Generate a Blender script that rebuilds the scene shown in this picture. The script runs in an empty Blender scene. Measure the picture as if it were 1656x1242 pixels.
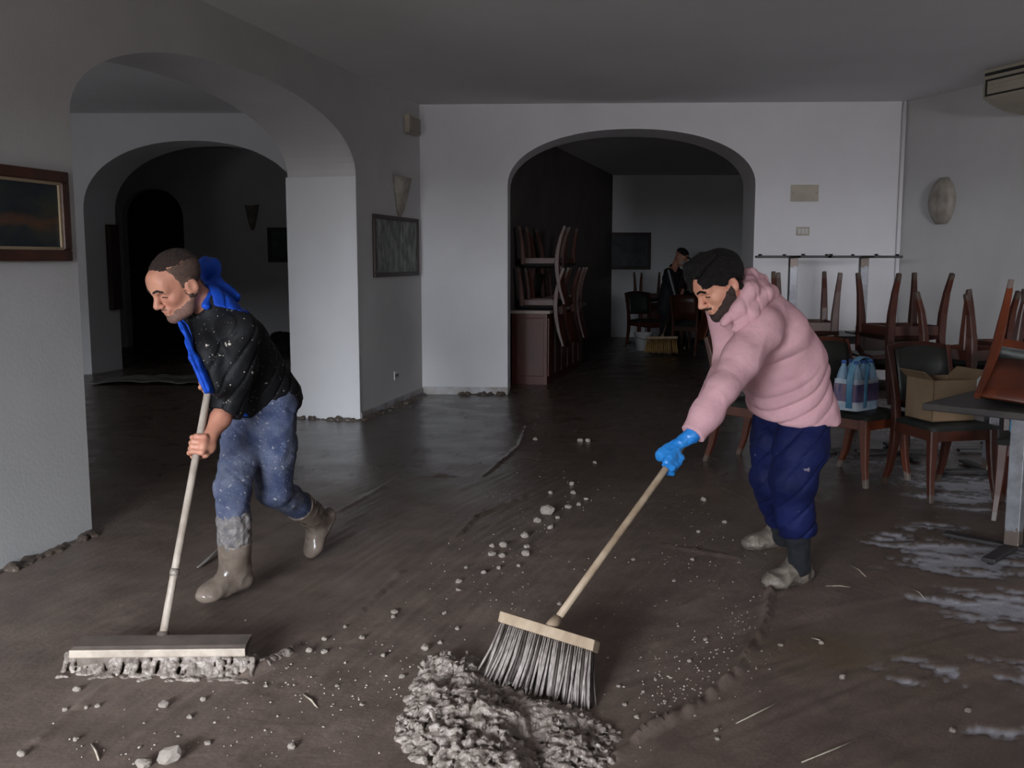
import bpy, bmesh, math, random
import numpy as np
from mathutils import Vector, Matrix

# ---------------------------------------------------------------- camera, light, exposure
W_IMG, H_IMG, F_PX, CAM_H = 1656.0, 1242.0, 1600.0, 1.45
PITCH = math.atan(201.0 / F_PX)
scene = bpy.context.scene
COL = scene.collection

cam_data = bpy.data.cameras.new('camera')
cam = bpy.data.objects.new('camera', cam_data)
COL.objects.link(cam)
cam.location = (0, 0, CAM_H)
cam.rotation_euler = (math.pi / 2 - PITCH, 0, 0)
cam_data.sensor_fit = 'HORIZONTAL'
cam_data.sensor_width = 36.0
cam_data.lens = 36.0 * F_PX / W_IMG
cam_data.clip_start = 0.05
scene.camera = cam

world = bpy.data.worlds.new('world')
scene.world = world
world.use_nodes = True
world.node_tree.nodes['Background'].inputs[0].default_value = (0.62, 0.70, 0.82, 1)
world.node_tree.nodes['Background'].inputs[1].default_value = 0.15


def area_light(name, loc, rot, sx, sy, power, color):
    d = bpy.data.lights.new(name, 'AREA')
    d.shape = 'RECTANGLE'; d.size = sx; d.size_y = sy
    d.energy = power; d.color = color
    o = bpy.data.objects.new(name, d)
    COL.objects.link(o)
    o.location = loc; o.rotation_euler = rot
    return o


# bright sky low over the street, entering by the glazed entrance behind the camera (openings in wall_front)
area_light('daylight_sky', (-3.0, -12.0, 3.6), (math.radians(90), 0, 0), 12.0, 3.6, 13000, (0.86, 0.93, 1.0))
# upward lamp added outside as pavement glow, to lift the ceilings
area_light('pavement_fill', (-3.6, -5.6, -0.02), (math.radians(180), 0, 0), 10.5, 5.5, 2500, (1.0, 0.94, 0.90))
area_light('daylight_window', (4.1, -9.0, 1.9), (math.radians(90), 0, 0), 3.6, 2.6, 1550, (0.95, 0.94, 1.0))
area_light('side_room_fill', (-9.45, 7.0, 1.3), (math.radians(90), 0, math.radians(-90)), 2.8, 1.8, 75, (0.90, 0.95, 1.0))  # unseen fill lamp added to brighten the side room's ceiling and arched wall

vs = scene.view_settings
vs.view_transform = 'Standard'
vs.look = 'None'
vs.gamma = 1.0
vs.use_curve_mapping = False
vs.exposure = 0.0

# ---------------------------------------------------------------- helpers
rnd = random.Random(7)
CP, SP = math.cos(PITCH), math.sin(PITCH)


def V(*a):
    return np.array(a, dtype=np.float64)


def ray(u, v):
    xr = (u - W_IMG / 2) / F_PX
    up = -(v - H_IMG / 2) / F_PX
    return xr, CP + up * SP, -SP + up * CP


def PY(u, v, Y):
    """point of the place seen at (u, v) of the photograph, Y metres into the room"""
    a, b, c = ray(u, v)
    t = Y / b
    return V(a * t, Y, CAM_H + c * t)


def PZ(u, v, z=0.0):
    """point seen at (u, v) that lies z metres above the floor"""
    a, b, c = ray(u, v)
    t = (z - CAM_H) / c
    return V(a * t, b * t, z)


def unit(a):
    a = np.asarray(a, dtype=np.float64)
    return a / np.linalg.norm(a)


def mesh_obj(name, verts, faces, mat=None, parent=None, smooth=False, loc=None, mats=None, fmat=None):
    me = bpy.data.meshes.new(name)
    if isinstance(verts, np.ndarray) and isinstance(faces, np.ndarray):
        nv, nf = len(verts), len(faces)
        k = faces.shape[1]
        me.vertices.add(nv)
        me.vertices.foreach_set('co', np.ascontiguousarray(verts, dtype=np.float32).ravel())
        me.loops.add(nf * k)
        me.loops.foreach_set('vertex_index', np.ascontiguousarray(faces, dtype=np.int32).ravel())
        me.polygons.add(nf)
        me.polygons.foreach_set('loop_start', np.arange(0, nf * k, k, dtype=np.int32))
        me.update(calc_edges=True)
        me.validate()
    else:
        me.from_pydata([tuple(map(float, v)) for v in verts], [], [tuple(f) for f in faces])
        me.update()
    if mats:
        for m in mats:
            me.materials.append(m)
        if fmat is not None:
            me.polygons.foreach_set('material_index', np.asarray(fmat, dtype=np.int32))
    elif mat:
        me.materials.append(mat)
    if smooth:
        me.polygons.foreach_set('use_smooth', np.ones(len(me.polygons), dtype=bool))
    o = bpy.data.objects.new(name, me)
    COL.objects.link(o)
    if loc is not None:
        o.location = tuple(map(float, loc))
    if parent is not None:
        o.parent = parent
    return o


def empty(name, loc=(0, 0, 0), rz=0.0):
    o = bpy.data.objects.new(name, None)
    o.empty_display_size = 0.1
    COL.objects.link(o)
    o.location = tuple(map(float, loc))
    o.rotation_euler = (0, 0, rz)
    return o


def tag(o, label=None, cat=None, group=None, kind=None):
    if label: o['label'] = label
    if cat: o['category'] = cat
    if group: o['group'] = group
    if kind: o['kind'] = kind
    return o


def copy_tree(o, parent=None):
    c = o.copy(); COL.objects.link(c)
    if parent is not None: c.parent = parent
    for ch in [x for x in bpy.data.objects if x.parent == o]:
        copy_tree(ch, c)
    return c


class MB:
    """collects shapes for ONE mesh object"""
    def __init__(s): s.v = []; s.f = []

    def add(s, vs, fs, M=None):
        n = len(s.v)
        for p in vs:
            p = Vector(tuple(map(float, p)))
            s.v.append(tuple(M @ p) if M is not None else tuple(p))
        s.f += [tuple(i + n for i in f) for f in fs]
        return s

    def box(s, lo, hi, bev=0.0, M=None):
        bm = bmesh.new()
        bmesh.ops.create_cube(bm, size=1.0)
        for v in bm.verts:
            for k in range(3):
                v.co[k] = lo[k] + (v.co[k] + 0.5) * (hi[k] - lo[k])
        if bev > 0:
            bmesh.ops.bevel(bm, geom=bm.edges[:], offset=bev, segments=2, affect='EDGES', profile=0.6)
        bm.verts.index_update()
        s.add([v.co for v in bm.verts], [[v.index for v in f.verts] for f in bm.faces], M)
        bm.free()
        return s

    def bar(s, pts, sec, side=(1, 0, 0), M=None, n=4, closed=True):
        """sweep a section along pts; sec = list of (half width along side, half depth)"""
        pts = [V(*p) for p in pts]
        rings = []
        for i, p in enumerate(pts):
            t = unit(pts[min(i + 1, len(pts) - 1)] - pts[max(i - 1, 0)])
            sd = V(*side); sd = unit(sd - t * sd.dot(t))
            up = np.cross(t, sd)
            w, d = sec[i] if isinstance(sec[0], (tuple, list)) else sec
            ring = []
            if n == 4:
                b = 0.72
                for a, c in ((-1, -b), (-b, -1), (b, -1), (1, -b), (1, b), (b, 1), (-b, 1), (-1, b)):
                    ring.append(p + sd * w * a + up * d * c)
            else:
                for k in range(n):
                    a = 2 * math.pi * k / n
                    ring.append(p + sd * w * math.cos(a) + up * d * math.sin(a))
            rings.append(ring)
        m = len(rings[0])
        vs_ = [q for r in rings for q in r]
        fs = []
        for i in range(len(rings) - 1):
            for k in range(m):
                fs.append((i * m + k, i * m + (k + 1) % m, (i + 1) * m + (k + 1) % m, (i + 1) * m + k))
        if closed:
            fs.append(tuple(range(m - 1, -1, -1)))
            fs.append(tuple(range((len(rings) - 1) * m, len(rings) * m)))
        return s.add(vs_, fs, M)

    def tube(s, pts, r, n=12, M=None):
        t = unit(V(*pts[-1]) - V(*pts[0]))
        side = (1, 0, 0) if abs(t[0]) < 0.8 else (0, 1, 0)
        rr = r if isinstance(r, (list, tuple)) else [r] * len(pts)
        return s.bar(pts, [(a, a) for a in rr], side, M, n=n)

    def lathe(s, prof, n=16, M=None):
        vs_ = []; fs = []
        for (r, z) in prof:
            for k in range(n):
                a = 2 * math.pi * k / n
                vs_.append((r * math.cos(a), r * math.sin(a), z))
        for i in range(len(prof) - 1):
            for k in range(n):
                fs.append((i * n + k, i * n + (k + 1) % n, (i + 1) * n + (k + 1) % n, (i + 1) * n + k))
        fs.append(tuple(range(n - 1, -1, -1)))
        fs.append(tuple(range((len(prof) - 1) * n, len(prof) * n)))
        return s.add(vs_, fs, M)

    def build(s, name, mat, parent=None, smooth=False, loc=None):
        return mesh_obj(name, s.v, s.f, mat, parent, smooth, loc)


# ---------------------------------------------------------------- materials
def lin(c):
    return tuple(((x / 255.0) / 12.92 if x / 255.0 <= 0.04045 else ((x / 255.0 + 0.055) / 1.055) ** 2.4) for x in c)


def mat(name, col, rough=0.6, col2=None, scale=6.0, bump=0.0, bscale=40.0, metal=0.0, stretch=(1, 1, 1),
        spots=None, spot_scale=30.0, spot_thr=0.66, spec=0.5, rough2=None, coat=0.0, low=None, low_z=0.2):
    m = bpy.data.materials.new(name)
    m.use_nodes = True
    nt = m.node_tree; nd = nt.nodes; lk = nt.links
    bs = nd['Principled BSDF']
    c1 = lin(col) if max(col) > 1.0 else col
    bs.inputs['Base Color'].default_value = (*c1, 1)
    bs.inputs['Roughness'].default_value = rough
    bs.inputs['Metallic'].default_value = metal
    bs.inputs['Specular IOR Level'].default_value = spec
    bs.inputs['Coat Weight'].default_value = coat
    tc = nd.new('ShaderNodeTexCoord')
    mp = nd.new('ShaderNodeMapping'); mp.inputs['Scale'].default_value = stretch
    lk.new(tc.outputs['Object'], mp.inputs['Vector'])
    out = None
    if col2 is not None:
        c2 = lin(col2) if max(col2) > 1.0 else col2
        nz = nd.new('ShaderNodeTexNoise'); nz.inputs['Scale'].default_value = scale
        nz.inputs['Detail'].default_value = 6; nz.inputs['Roughness'].default_value = 0.6
        lk.new(mp.outputs[0], nz.inputs['Vector'])
        rp = nd.new('ShaderNodeValToRGB')
        rp.color_ramp.elements[0].position = 0.36; rp.color_ramp.elements[0].color = (*c1, 1)
        rp.color_ramp.elements[1].position = 0.66; rp.color_ramp.elements[1].color = (*c2, 1)
        lk.new(nz.outputs['Fac'], rp.inputs[0])
        out = rp.outputs[0]
        if rough2 is not None:
            mr = nd.new('ShaderNodeMapRange')
            mr.inputs[1].default_value = 0.36; mr.inputs[2].default_value = 0.66
            mr.inputs[3].default_value = rough; mr.inputs[4].default_value = rough2
            lk.new(nz.outputs['Fac'], mr.inputs[0]); lk.new(mr.outputs[0], bs.inputs['Roughness'])
    if spots is not None:
        for q, (sc_, thr) in enumerate(((spot_scale, spot_thr), (spot_scale * 2.6, spot_thr + 0.01))):
            n2 = nd.new('ShaderNodeTexNoise'); n2.inputs['Scale'].default_value = sc_
            n2.inputs['Detail'].default_value = 3
            lk.new(tc.outputs['Object'], n2.inputs['Vector'])
            r2 = nd.new('ShaderNodeValToRGB')
            r2.color_ramp.elements[0].position = thr; r2.color_ramp.elements[0].color = (0, 0, 0, 1)
            r2.color_ramp.elements[1].position = thr + 0.03; r2.color_ramp.elements[1].color = (1, 1, 1, 1)
            lk.new(n2.outputs['Fac'], r2.inputs[0])
            mx = nd.new('ShaderNodeMixRGB')
            sc = lin(spots) if max(spots) > 1.0 else spots
            mx.inputs[2].default_value = (*sc, 1)
            if out is not None: lk.new(out, mx.inputs[1])
            else: mx.inputs[1].default_value = (*c1, 1)
            lk.new(r2.outputs[0], mx.inputs[0])
            out = mx.outputs[0]
    if low is not None:                       # dried mud tide mark on the bottom of a thing
        sp = nd.new('ShaderNodeSeparateXYZ'); lk.new(tc.outputs['Object'], sp.inputs[0])
        n3 = nd.new('ShaderNodeTexNoise'); n3.inputs['Scale'].default_value = 22; n3.inputs['Detail'].default_value = 4
        lk.new(tc.outputs['Object'], n3.inputs['Vector'])
        ma = nd.new('ShaderNodeMath'); ma.operation = 'MULTIPLY_ADD'
        ma.inputs[1].default_value = low_z * 1.2; ma.inputs[2].default_value = low_z * 0.35
        lk.new(n3.outputs['Fac'], ma.inputs[0])
        lt = nd.new('ShaderNodeMath'); lt.operation = 'LESS_THAN'
        lk.new(sp.outputs['Z'], lt.inputs[0]); lk.new(ma.outputs[0], lt.inputs[1])
        mx = nd.new('ShaderNodeMixRGB')
        mx.inputs[2].default_value = (*lin(low), 1)
        if out is not None: lk.new(out, mx.inputs[1])
        else: mx.inputs[1].default_value = (*c1, 1)
        lk.new(lt.outputs[0], mx.inputs[0]); out = mx.outputs[0]
    if out is not None:
        lk.new(out, bs.inputs['Base Color'])
    if bump:
        nb = nd.new('ShaderNodeTexNoise'); nb.inputs['Scale'].default_value = bscale
        nb.inputs['Detail'].default_value = 5
        lk.new(mp.outputs[0], nb.inputs['Vector'])
        bp = nd.new('ShaderNodeBump'); bp.inputs['Strength'].default_value = bump
        bp.inputs['Distance'].default_value = 0.01
        lk.new(nb.outputs['Fac'], bp.inputs['Height'])
        lk.new(bp.outputs[0], bs.inputs['Normal'])
    return m


MUD = (112, 100, 92)
M = {}
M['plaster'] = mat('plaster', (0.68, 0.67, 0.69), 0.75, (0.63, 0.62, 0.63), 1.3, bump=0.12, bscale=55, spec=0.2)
M['plaster_warm_dim'] = mat('plaster_warm_dim', (0.56, 0.545, 0.54), 0.8, (0.50, 0.49, 0.485), 1.1, bump=0.12, bscale=55, spec=0.2)  # warm plaster, base colour lowered in place of weaker light on these walls
M['ceiling'] = mat('ceiling', (0.70, 0.685, 0.69), 0.85, (0.65, 0.64, 0.64), 0.8, bump=0.1, bscale=20, spec=0.1)
M['wall_dark_brown'] = mat('wall_dark_brown', (86, 78, 75), 0.75, (70, 64, 61), 2.0)  # dark grey brown for the dining room's left wall
M['tile'] = mat('tile', (120, 116, 116), 0.3, (100, 96, 95), 2.0)
M['skirting'] = mat('skirting', (176, 176, 184), 0.35, (128, 118, 110), 4.0)
M['mud_clod'] = mat('mud_clod', (186, 174, 164), 0.5, (138, 126, 117), 22, bump=0.6, bscale=90)
M['mud_dark'] = mat('mud_dark', (86, 76, 69), 0.35, (116, 105, 97), 14, bump=0.5, bscale=60)
M['wood_chair'] = mat('wood_chair', (72, 33, 20), 0.42, (48, 21, 13), 5, stretch=(1, 1, 0.25), low=(74, 60, 52), low_z=0.05)
M['wood_orange'] = mat('wood_orange', (108, 50, 24), 0.42, (74, 32, 16), 5, stretch=(1, 1, 0.25), low=MUD, low_z=0.06)
M['vinyl'] = mat('vinyl', (30, 32, 29), 0.42, (40, 42, 38), 12, bump=0.15, bscale=120)
M['vinyl_brown'] = mat('vinyl_brown', (44, 26, 22), 0.45, (56, 34, 28), 12, bump=0.15, bscale=120)
M['steel'] = mat('steel', (150, 152, 158), 0.38, (118, 118, 122), 10, metal=0.35, low=MUD, low_z=0.12)
M['table_top'] = mat('table_top', (44, 40, 40), 0.45, (62, 56, 53), 9)
M['iron'] = mat('iron', (40, 38, 40), 0.5, (54, 50, 50), 14)
M['rubber'] = mat('rubber', (20, 20, 20), 0.7)
M['counter_wood'] = mat('counter_wood', (84, 36, 26), 0.4, (58, 24, 18), 4, stretch=(1, 1, 0.3))
M['counter_top'] = mat('counter_top', (140, 128, 120), 0.35, (110, 100, 94), 6)
M['frame_wood'] = mat('frame_wood', (78, 40, 20), 0.4, (48, 22, 13), 7)
M['frame_dark'] = mat('frame_dark', (50, 28, 18), 0.55, (34, 20, 14), 7)
M['liner'] = mat('liner', (150, 132, 108), 0.6)
M['plastic_beige'] = mat('plastic_beige', (170, 160, 142), 0.5, (150, 142, 126), 3)
M['plastic_white'] = mat('plastic_white', (190, 188, 186), 0.45, (176, 172, 170), 3)
M['plastic_grey'] = mat('plastic_grey', (140, 132, 122), 0.5)
M['slot_dark'] = mat('slot_dark', (30, 28, 26), 0.6)
M['ceramic'] = mat('ceramic', (152, 144, 134), 0.5, (124, 116, 106), 9, bump=0.2, bscale=40)
M['cardboard'] = mat('cardboard', (120, 98, 74), 0.8, (104, 84, 62), 5)
# ---------------------------------------------------------------- value noise
_rs = np.random.RandomState(11)
_LAT3 = _rs.rand(32, 32, 32).astype(np.float32)
_LAT2 = _rs.rand(256, 256).astype(np.float32)


def noise3(p):
    p = np.asarray(p, dtype=np.float32)
    i = np.floor(p).astype(np.int32); f = p - i
    f = f * f * (3 - 2 * f)
    i &= 31; j = (i + 1) & 31
    L = _LAT3
    def g(a, b, c): return L[a, b, c]
    x0, y0, z0 = i[:, 0], i[:, 1], i[:, 2]; x1, y1, z1 = j[:, 0], j[:, 1], j[:, 2]
    fx, fy, fz = f[:, 0], f[:, 1], f[:, 2]
    a = g(x0, y0, z0) * (1 - fx) + g(x1, y0, z0) * fx
    b = g(x0, y1, z0) * (1 - fx) + g(x1, y1, z0) * fx
    c = g(x0, y0, z1) * (1 - fx) + g(x1, y0, z1) * fx
    d = g(x0, y1, z1) * (1 - fx) + g(x1, y1, z1) * fx
    return (a * (1 - fy) + b * fy) * (1 - fz) + (c * (1 - fy) + d * fy) * fz


def noise2(x, y):
    x = np.asarray(x, dtype=np.float32); y = np.asarray(y, dtype=np.float32)
    ix = np.floor(x).astype(np.int32); iy = np.floor(y).astype(np.int32)
    fx = x - ix; fy = y - iy
    fx = fx * fx * (3 - 2 * fx); fy = fy * fy * (3 - 2 * fy)
    x0 = ix & 255; x1 = (ix + 1) & 255; y0 = iy & 255; y1 = (iy + 1) & 255
    return ((_LAT2[x0, y0] * (1 - fx) + _LAT2[x1, y0] * fx) * (1 - fy)
            + (_LAT2[x0, y1] * (1 - fx) + _LAT2[x1, y1] * fx) * fy)


def fbm2(x, y, o=4):
    s = 0; a = 0.5; t = 0
    for k in range(o):
        s = s + a * noise2(x * 2 ** k + 17.3 * k, y * 2 ** k + 9.1 * k); t += a; a *= 0.5
    return s / t


# ---------------------------------------------------------------- solids as distance fields, meshed by surface nets
class Field:
    def __init__(s, lo, hi, h):
        s.lo = np.asarray(lo, dtype=np.float64); s.h = h
        n = np.ceil((np.asarray(hi) - s.lo) / h).astype(int) + 1
        s.ax = [(s.lo[k] + h * np.arange(n[k])).astype(np.float32) for k in range(3)]
        s.d = np.full(tuple(n), 0.3, dtype=np.float32)

    def _sub(s, lo, hi):
        sl = []
        for k in range(3):
            a = int(max(0, math.floor((lo[k] - s.lo[k]) / s.h)))
            b = int(min(len(s.ax[k]), math.ceil((hi[k] - s.lo[k]) / s.h) + 1))
            if b <= a: return None
            sl.append(slice(a, b))
        return tuple(sl)

    def _pts(s, sl):
        return np.meshgrid(s.ax[0][sl[0]], s.ax[1][sl[1]], s.ax[2][sl[2]], indexing='ij', sparse=True)

    def _mix(s, sl, d, k, op):
        a = s.d[sl]
        if op == 'add':
            if k > 0:
                h = np.clip(k - np.abs(a - d), 0, None) / k
                s.d[sl] = np.minimum(a, d) - h * h * k * 0.25
            else: s.d[sl] = np.minimum(a, d)
        else:
            d = -d
            if k > 0:
                h = np.clip(k - np.abs(a - d), 0, None) / k
                s.d[sl] = np.maximum(a, d) + h * h * k * 0.25
            else: s.d[sl] = np.maximum(a, d)

    def cone(s, a, b, ra, rb, k=0.01, op='add'):
        a = V(*a); b = V(*b)
        m = max(ra, rb) + k + 4 * s.h
        sl = s._sub(np.minimum(a, b) - m, np.maximum(a, b) + m)
        if sl is None: return s
        X, Y, Z = s._pts(sl)
        ab = b - a; L2 = max(1e-9, float(ab.dot(ab)))
        t = ((X - a[0]) * ab[0] + (Y - a[1]) * ab[1] + (Z - a[2]) * ab[2]) / L2
        t = np.clip(t, 0, 1)
        dx = X - a[0] - t * ab[0]; dy = Y - a[1] - t * ab[1]; dz = Z - a[2] - t * ab[2]
        d = np.sqrt(dx * dx + dy * dy + dz * dz) - (ra + (rb - ra) * t)
        s._mix(sl, d.astype(np.float32), k, op)
        return s

    def chain(s, pts, rr, k=0.01, op='add'):
        for i in range(len(pts) - 1):
            s.cone(pts[i], pts[i + 1], rr[i], rr[i + 1], k, op)
        return s

    def econe(s, a, b, ra, rb, u, k=0.02, op='add'):
        """cone of elliptic section: ra, rb = (radius along u, radius across u)"""
        a = V(*a); b = V(*b); ab = b - a; L2 = max(1e-9, float(ab.dot(ab))); n = ab / math.sqrt(L2)
        u = V(*u); u = unit(u - n * u.dot(n)); w = np.cross(n, u)
        m = max(*ra, *rb) + k + 4 * s.h
        sl = s._sub(np.minimum(a, b) - m, np.maximum(a, b) + m)
        if sl is None: return s
        X, Y, Z = s._pts(sl)
        X = X - a[0]; Y = Y - a[1]; Z = Z - a[2]
        ta = X * n[0] + Y * n[1] + Z * n[2]
        L = math.sqrt(L2)
        t = np.clip(ta / L, 0, 1)
        ex = ta - t * L
        pu = X * u[0] + Y * u[1] + Z * u[2]; pw = X * w[0] + Y * w[1] + Z * w[2]
        ru = ra[0] + (rb[0] - ra[0]) * t; rw = ra[1] + (rb[1] - ra[1]) * t
        mn = np.minimum(ru, rw)
        d = (np.sqrt((pu / ru) ** 2 + (pw / rw) ** 2 + (ex / mn) ** 2) - 1) * mn
        s._mix(sl, d.astype(np.float32), k, op)
        return s

    def ell(s, c, r, R=None, k=0.01, op='add'):
        """ellipsoid, R = (f, l, u) axes"""
        c = V(*c); r = V(*r)
        R = R if R is not None else (V(1, 0, 0), V(0, 1, 0), V(0, 0, 1))
        m = float(max(r)) + k + 4 * s.h
        sl = s._sub(c - m, c + m)
        if sl is None: return s
        X, Y, Z = s._pts(sl)
        X = X - c[0]; Y = Y - c[1]; Z = Z - c[2]
        q0 = 0; q1 = 0
        for k_ in range(3):
            p = X * R[k_][0] + Y * R[k_][1] + Z * R[k_][2]
            q0 = q0 + (p / r[k_]) ** 2
            q1 = q1 + (p / (r[k_] * r[k_])) ** 2
        k0 = np.sqrt(q0); k1 = np.sqrt(q1) + 1e-6
        d = k0 * (k0 - 1.0) / k1
        s._mix(sl, d.astype(np.float32), k, op)
        return s

    def cut(s, p, n, k=0.0):
        """keep the side the normal points away from"""
        p = V(*p); n = unit(n)
        X, Y, Z = s._pts((slice(None),) * 3)
        d = (X - p[0]) * n[0] + (Y - p[1]) * n[1] + (Z - p[2]) * n[2]
        if k > 0:
            a = s.d; h = np.clip(k - np.abs(a - d), 0, None) / k
            s.d = (np.maximum(a, d) + h * h * k * 0.25).astype(np.float32)
        else:
            s.d = np.maximum(s.d, d).astype(np.float32)
        return s

    def band(s, w=0.04):
        idx = np.nonzero(np.abs(s.d) < w)
        return idx, np.stack([s.ax[k][idx[k]] for k in range(3)], axis=1)

    def displace(s, fn, w=0.04):
        idx, p = s.band(w)
        s.d[idx] += fn(p).astype(np.float32)
        return s

    def copy(s):
        c = Field.__new__(Field); c.lo = s.lo; c.h = s.h; c.ax = s.ax; c.d = s.d.copy()
        return c

    def mesh(s):
        d = s.d; h = s.h
        d[0] = np.maximum(d[0], h); d[-1] = np.maximum(d[-1], h)
        d[:, 0] = np.maximum(d[:, 0], h); d[:, -1] = np.maximum(d[:, -1], h)
        d[:, :, 0] = np.maximum(d[:, :, 0], h); d[:, :, -1] = np.maximum(d[:, :, -1], h)
        ins = d < 0
        nx, ny, nz = d.shape
        c = np.zeros((nx - 1, ny - 1, nz - 1), dtype=np.uint8)
        for i in (0, 1):
            for j in (0, 1):
                for k in (0, 1):
                    c += ins[i:nx - 1 + i, j:ny - 1 + j, k:nz - 1 + k]
        cell = np.nonzero((c > 0) & (c < 8))
        nv = len(cell[0])
        vid = np.full(c.shape, -1, dtype=np.int32); vid[cell] = np.arange(nv)
        vals = {}
        for i in (0, 1):
            for j in (0, 1):
                for k in (0, 1):
                    vals[(i, j, k)] = d[cell[0] + i, cell[1] + j, cell[2] + k]
        acc = np.zeros((nv, 3), dtype=np.float32); cnt = np.zeros(nv, dtype=np.float32)
        for a in vals:
            for ax in range(3):
                if a[ax] == 0:
                    b = list(a); b[ax] = 1; b = tuple(b)
                    va, vb = vals[a], vals[b]
                    m = (va < 0) != (vb < 0)
                    t = np.where(m, va / np.where(m, va - vb, 1), 0)
                    for q in range(3):
                        acc[:, q] += np.where(m, (t if q == ax else a[q]), 0)
                    cnt += m
        P = acc / cnt[:, None]
        P = (P + np.stack(cell, axis=1)) * h + s.lo
        quads = []
        for ax in range(3):
            sl0 = [slice(None)] * 3; sl1 = [slice(None)] * 3
            sl0[ax] = slice(0, -1); sl1[ax] = slice(1, None)
            A = ins[tuple(sl0)]; B = ins[tuple(sl1)]
            e = np.nonzero(A != B)
            inside_first = A[e]
            o1, o2 = [(1, 2), (2, 0), (0, 1)][ax]
            e = np.stack(e, axis=1)
            ok = (e[:, o1] > 0) & (e[:, o2] > 0) & (e[:, o1] < d.shape[o1] - 1) & (e[:, o2] < d.shape[o2] - 1)
            e = e[ok]; inside_first = inside_first[ok]
            def vi(d1, d2):
                q = e.copy(); q[:, o1] -= d1; q[:, o2] -= d2
                return vid[q[:, 0], q[:, 1], q[:, 2]]
            q = np.stack([vi(1, 1), vi(0, 1), vi(0, 0), vi(1, 0)], axis=1)
            q[~inside_first] = q[~inside_first][:, ::-1]
            quads.append(q)
        F = np.concatenate(quads)
        F = F[(F >= 0).all(axis=1)]
        return P.astype(np.float64), F

    def build(s, name, mat_, parent=None, base=(0, 0, 0), relax=1):
        P, F = s.mesh()
        if len(P) == 0:
            print('EMPTY FIELD', name); return None
        for _ in range(relax):                       # light smoothing
            S = np.zeros_like(P); C = np.zeros(len(P))
            for a, b in ((0, 1), (1, 2), (2, 3), (3, 0)):
                np.add.at(S, F[:, a], P[F[:, b]]); np.add.at(C, F[:, a], 1)
                np.add.at(S, F[:, b], P[F[:, a]]); np.add.at(C, F[:, b], 1)
            P = P * 0.5 + 0.5 * S / np.maximum(C, 1)[:, None]
        b = V(*base)
        return mesh_obj(name, P - b, F, mat_, parent, True, loc=(b if parent is None else None))


def frame(f, up=(0, 0, 1), roll=0.0):
    """axes (forward, left, up) for a forward direction"""
    f = unit(f); l = unit(np.cross(V(*up), f)); u = np.cross(f, l)
    if roll:
        c, s = math.cos(roll), math.sin(roll)
        l, u = l * c + u * s, u * c - l * s
    return f, l, u


def bounds(pts, m):
    a = np.array(pts); return a.min(0) - m, a.max(0) + m
# ---------------------------------------------------------------- the room
CEIL = 3.06
LW0 = V(-2.40, 4.48); LDIR = unit(V(-0.97 + 2.40, 10.63 - 4.48)); LN = V(-LDIR[1], LDIR[0])   # LN points out of the room


def lw(Y):
    """point of the left wall's face at depth Y"""
    t = (Y - LW0[1]) / LDIR[1]
    return LW0 + LDIR * t


def wall_arch(name, p0, p1, nrm, thick, h, arches, mat_, z0=-0.05):
    """wall from p0 to p1 (face), going thick along nrm, with arched openings (s0, s1, spring, rise)"""
    p0 = V(*p0); p1 = V(*p1); L = np.linalg.norm(p1 - p0); d = (p1 - p0) / L; nrm = unit(nrm)
    xs = [(0.0, z0, z0)]
    cols = []                                            # list of (s, bottom height)
    s = 0.0; cols.append((0.0, z0))
    for (a, b, sp, rise) in arches:
        cols.append((a, z0)); cols.append((a, sp))
        n = 36
        for i in range(1, n):
            th = math.pi * (1 - i / n)
            x = math.cos(th)
            cols.append((a + (b - a) * (x + 1) / 2, sp + rise * (max(0.0, 1 - abs(x) ** 2.15)) ** (1 / 2.15)))
        cols.append((b, sp)); cols.append((b, z0))
    cols.append((L, z0))
    vs_ = []; fs = []
    for (s, z) in cols:
        for t in (0, thick):
            q = p0 + d * s + nrm * t
            vs_.append((q[0], q[1], z)); vs_.append((q[0], q[1], h))
    for i in range(len(cols) - 1):
        a = 4 * i; b = 4 * (i + 1)
        if abs(cols[i][0] - cols[i + 1][0]) > 1e-6:
            fs.append((a, b, b + 1, a + 1))
            fs.append((a + 2, a + 3, b + 3, b + 2))
            fs.append((a + 1, b + 1, b + 3, a + 3))
        fs.append((a, a + 2, b + 2, b))
    fs.append((0, 1, 3, 2)); e = 4 * (len(cols) - 1)
    fs.append((e, e + 2, e + 3, e + 1))
    o = mesh_obj(name, vs_, fs, mat_)
    bm = bmesh.new(); bm.from_mesh(o.data)
    bmesh.ops.recalc_face_normals(bm, faces=bm.faces[:]); bm.to_mesh(o.data); bm.free()
    return tag(o, kind='structure')


def slab(name, pts, z0, z1, mat_):
    n = len(pts)
    vs_ = [(x, y, z0) for x, y in pts] + [(x, y, z1) for x, y in pts]
    fs = [tuple(range(n - 1, -1, -1)), tuple(range(n, 2 * n))] + [(i, (i + 1) % n, n + (i + 1) % n, n + i) for i in range(n)]
    return tag(mesh_obj(name, vs_, fs, mat_), kind='structure')


def plain_wall(name, p0, p1, nrm, thick, h=3.4, mat_=None):
    return wall_arch(name, p0, p1, nrm, thick, h, [], mat_ or M['plaster'])


TH = 0.65
corner = V(-0.97, 10.63); back_r = V(4.05, 10.42); right_end = V(4.05 + 0.315 * 12.6, -2.2)
sA = np.linalg.norm(lw(5.15) - lw(-2.2)); sB = np.linalg.norm(lw(8.88) - lw(-2.2))
wall_left = wall_arch('wall_left', lw(-2.2), lw(13.9), LN, TH, 3.4, [(sA, sB, 2.18, 0.55)], M['plaster_warm_dim'])

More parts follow.
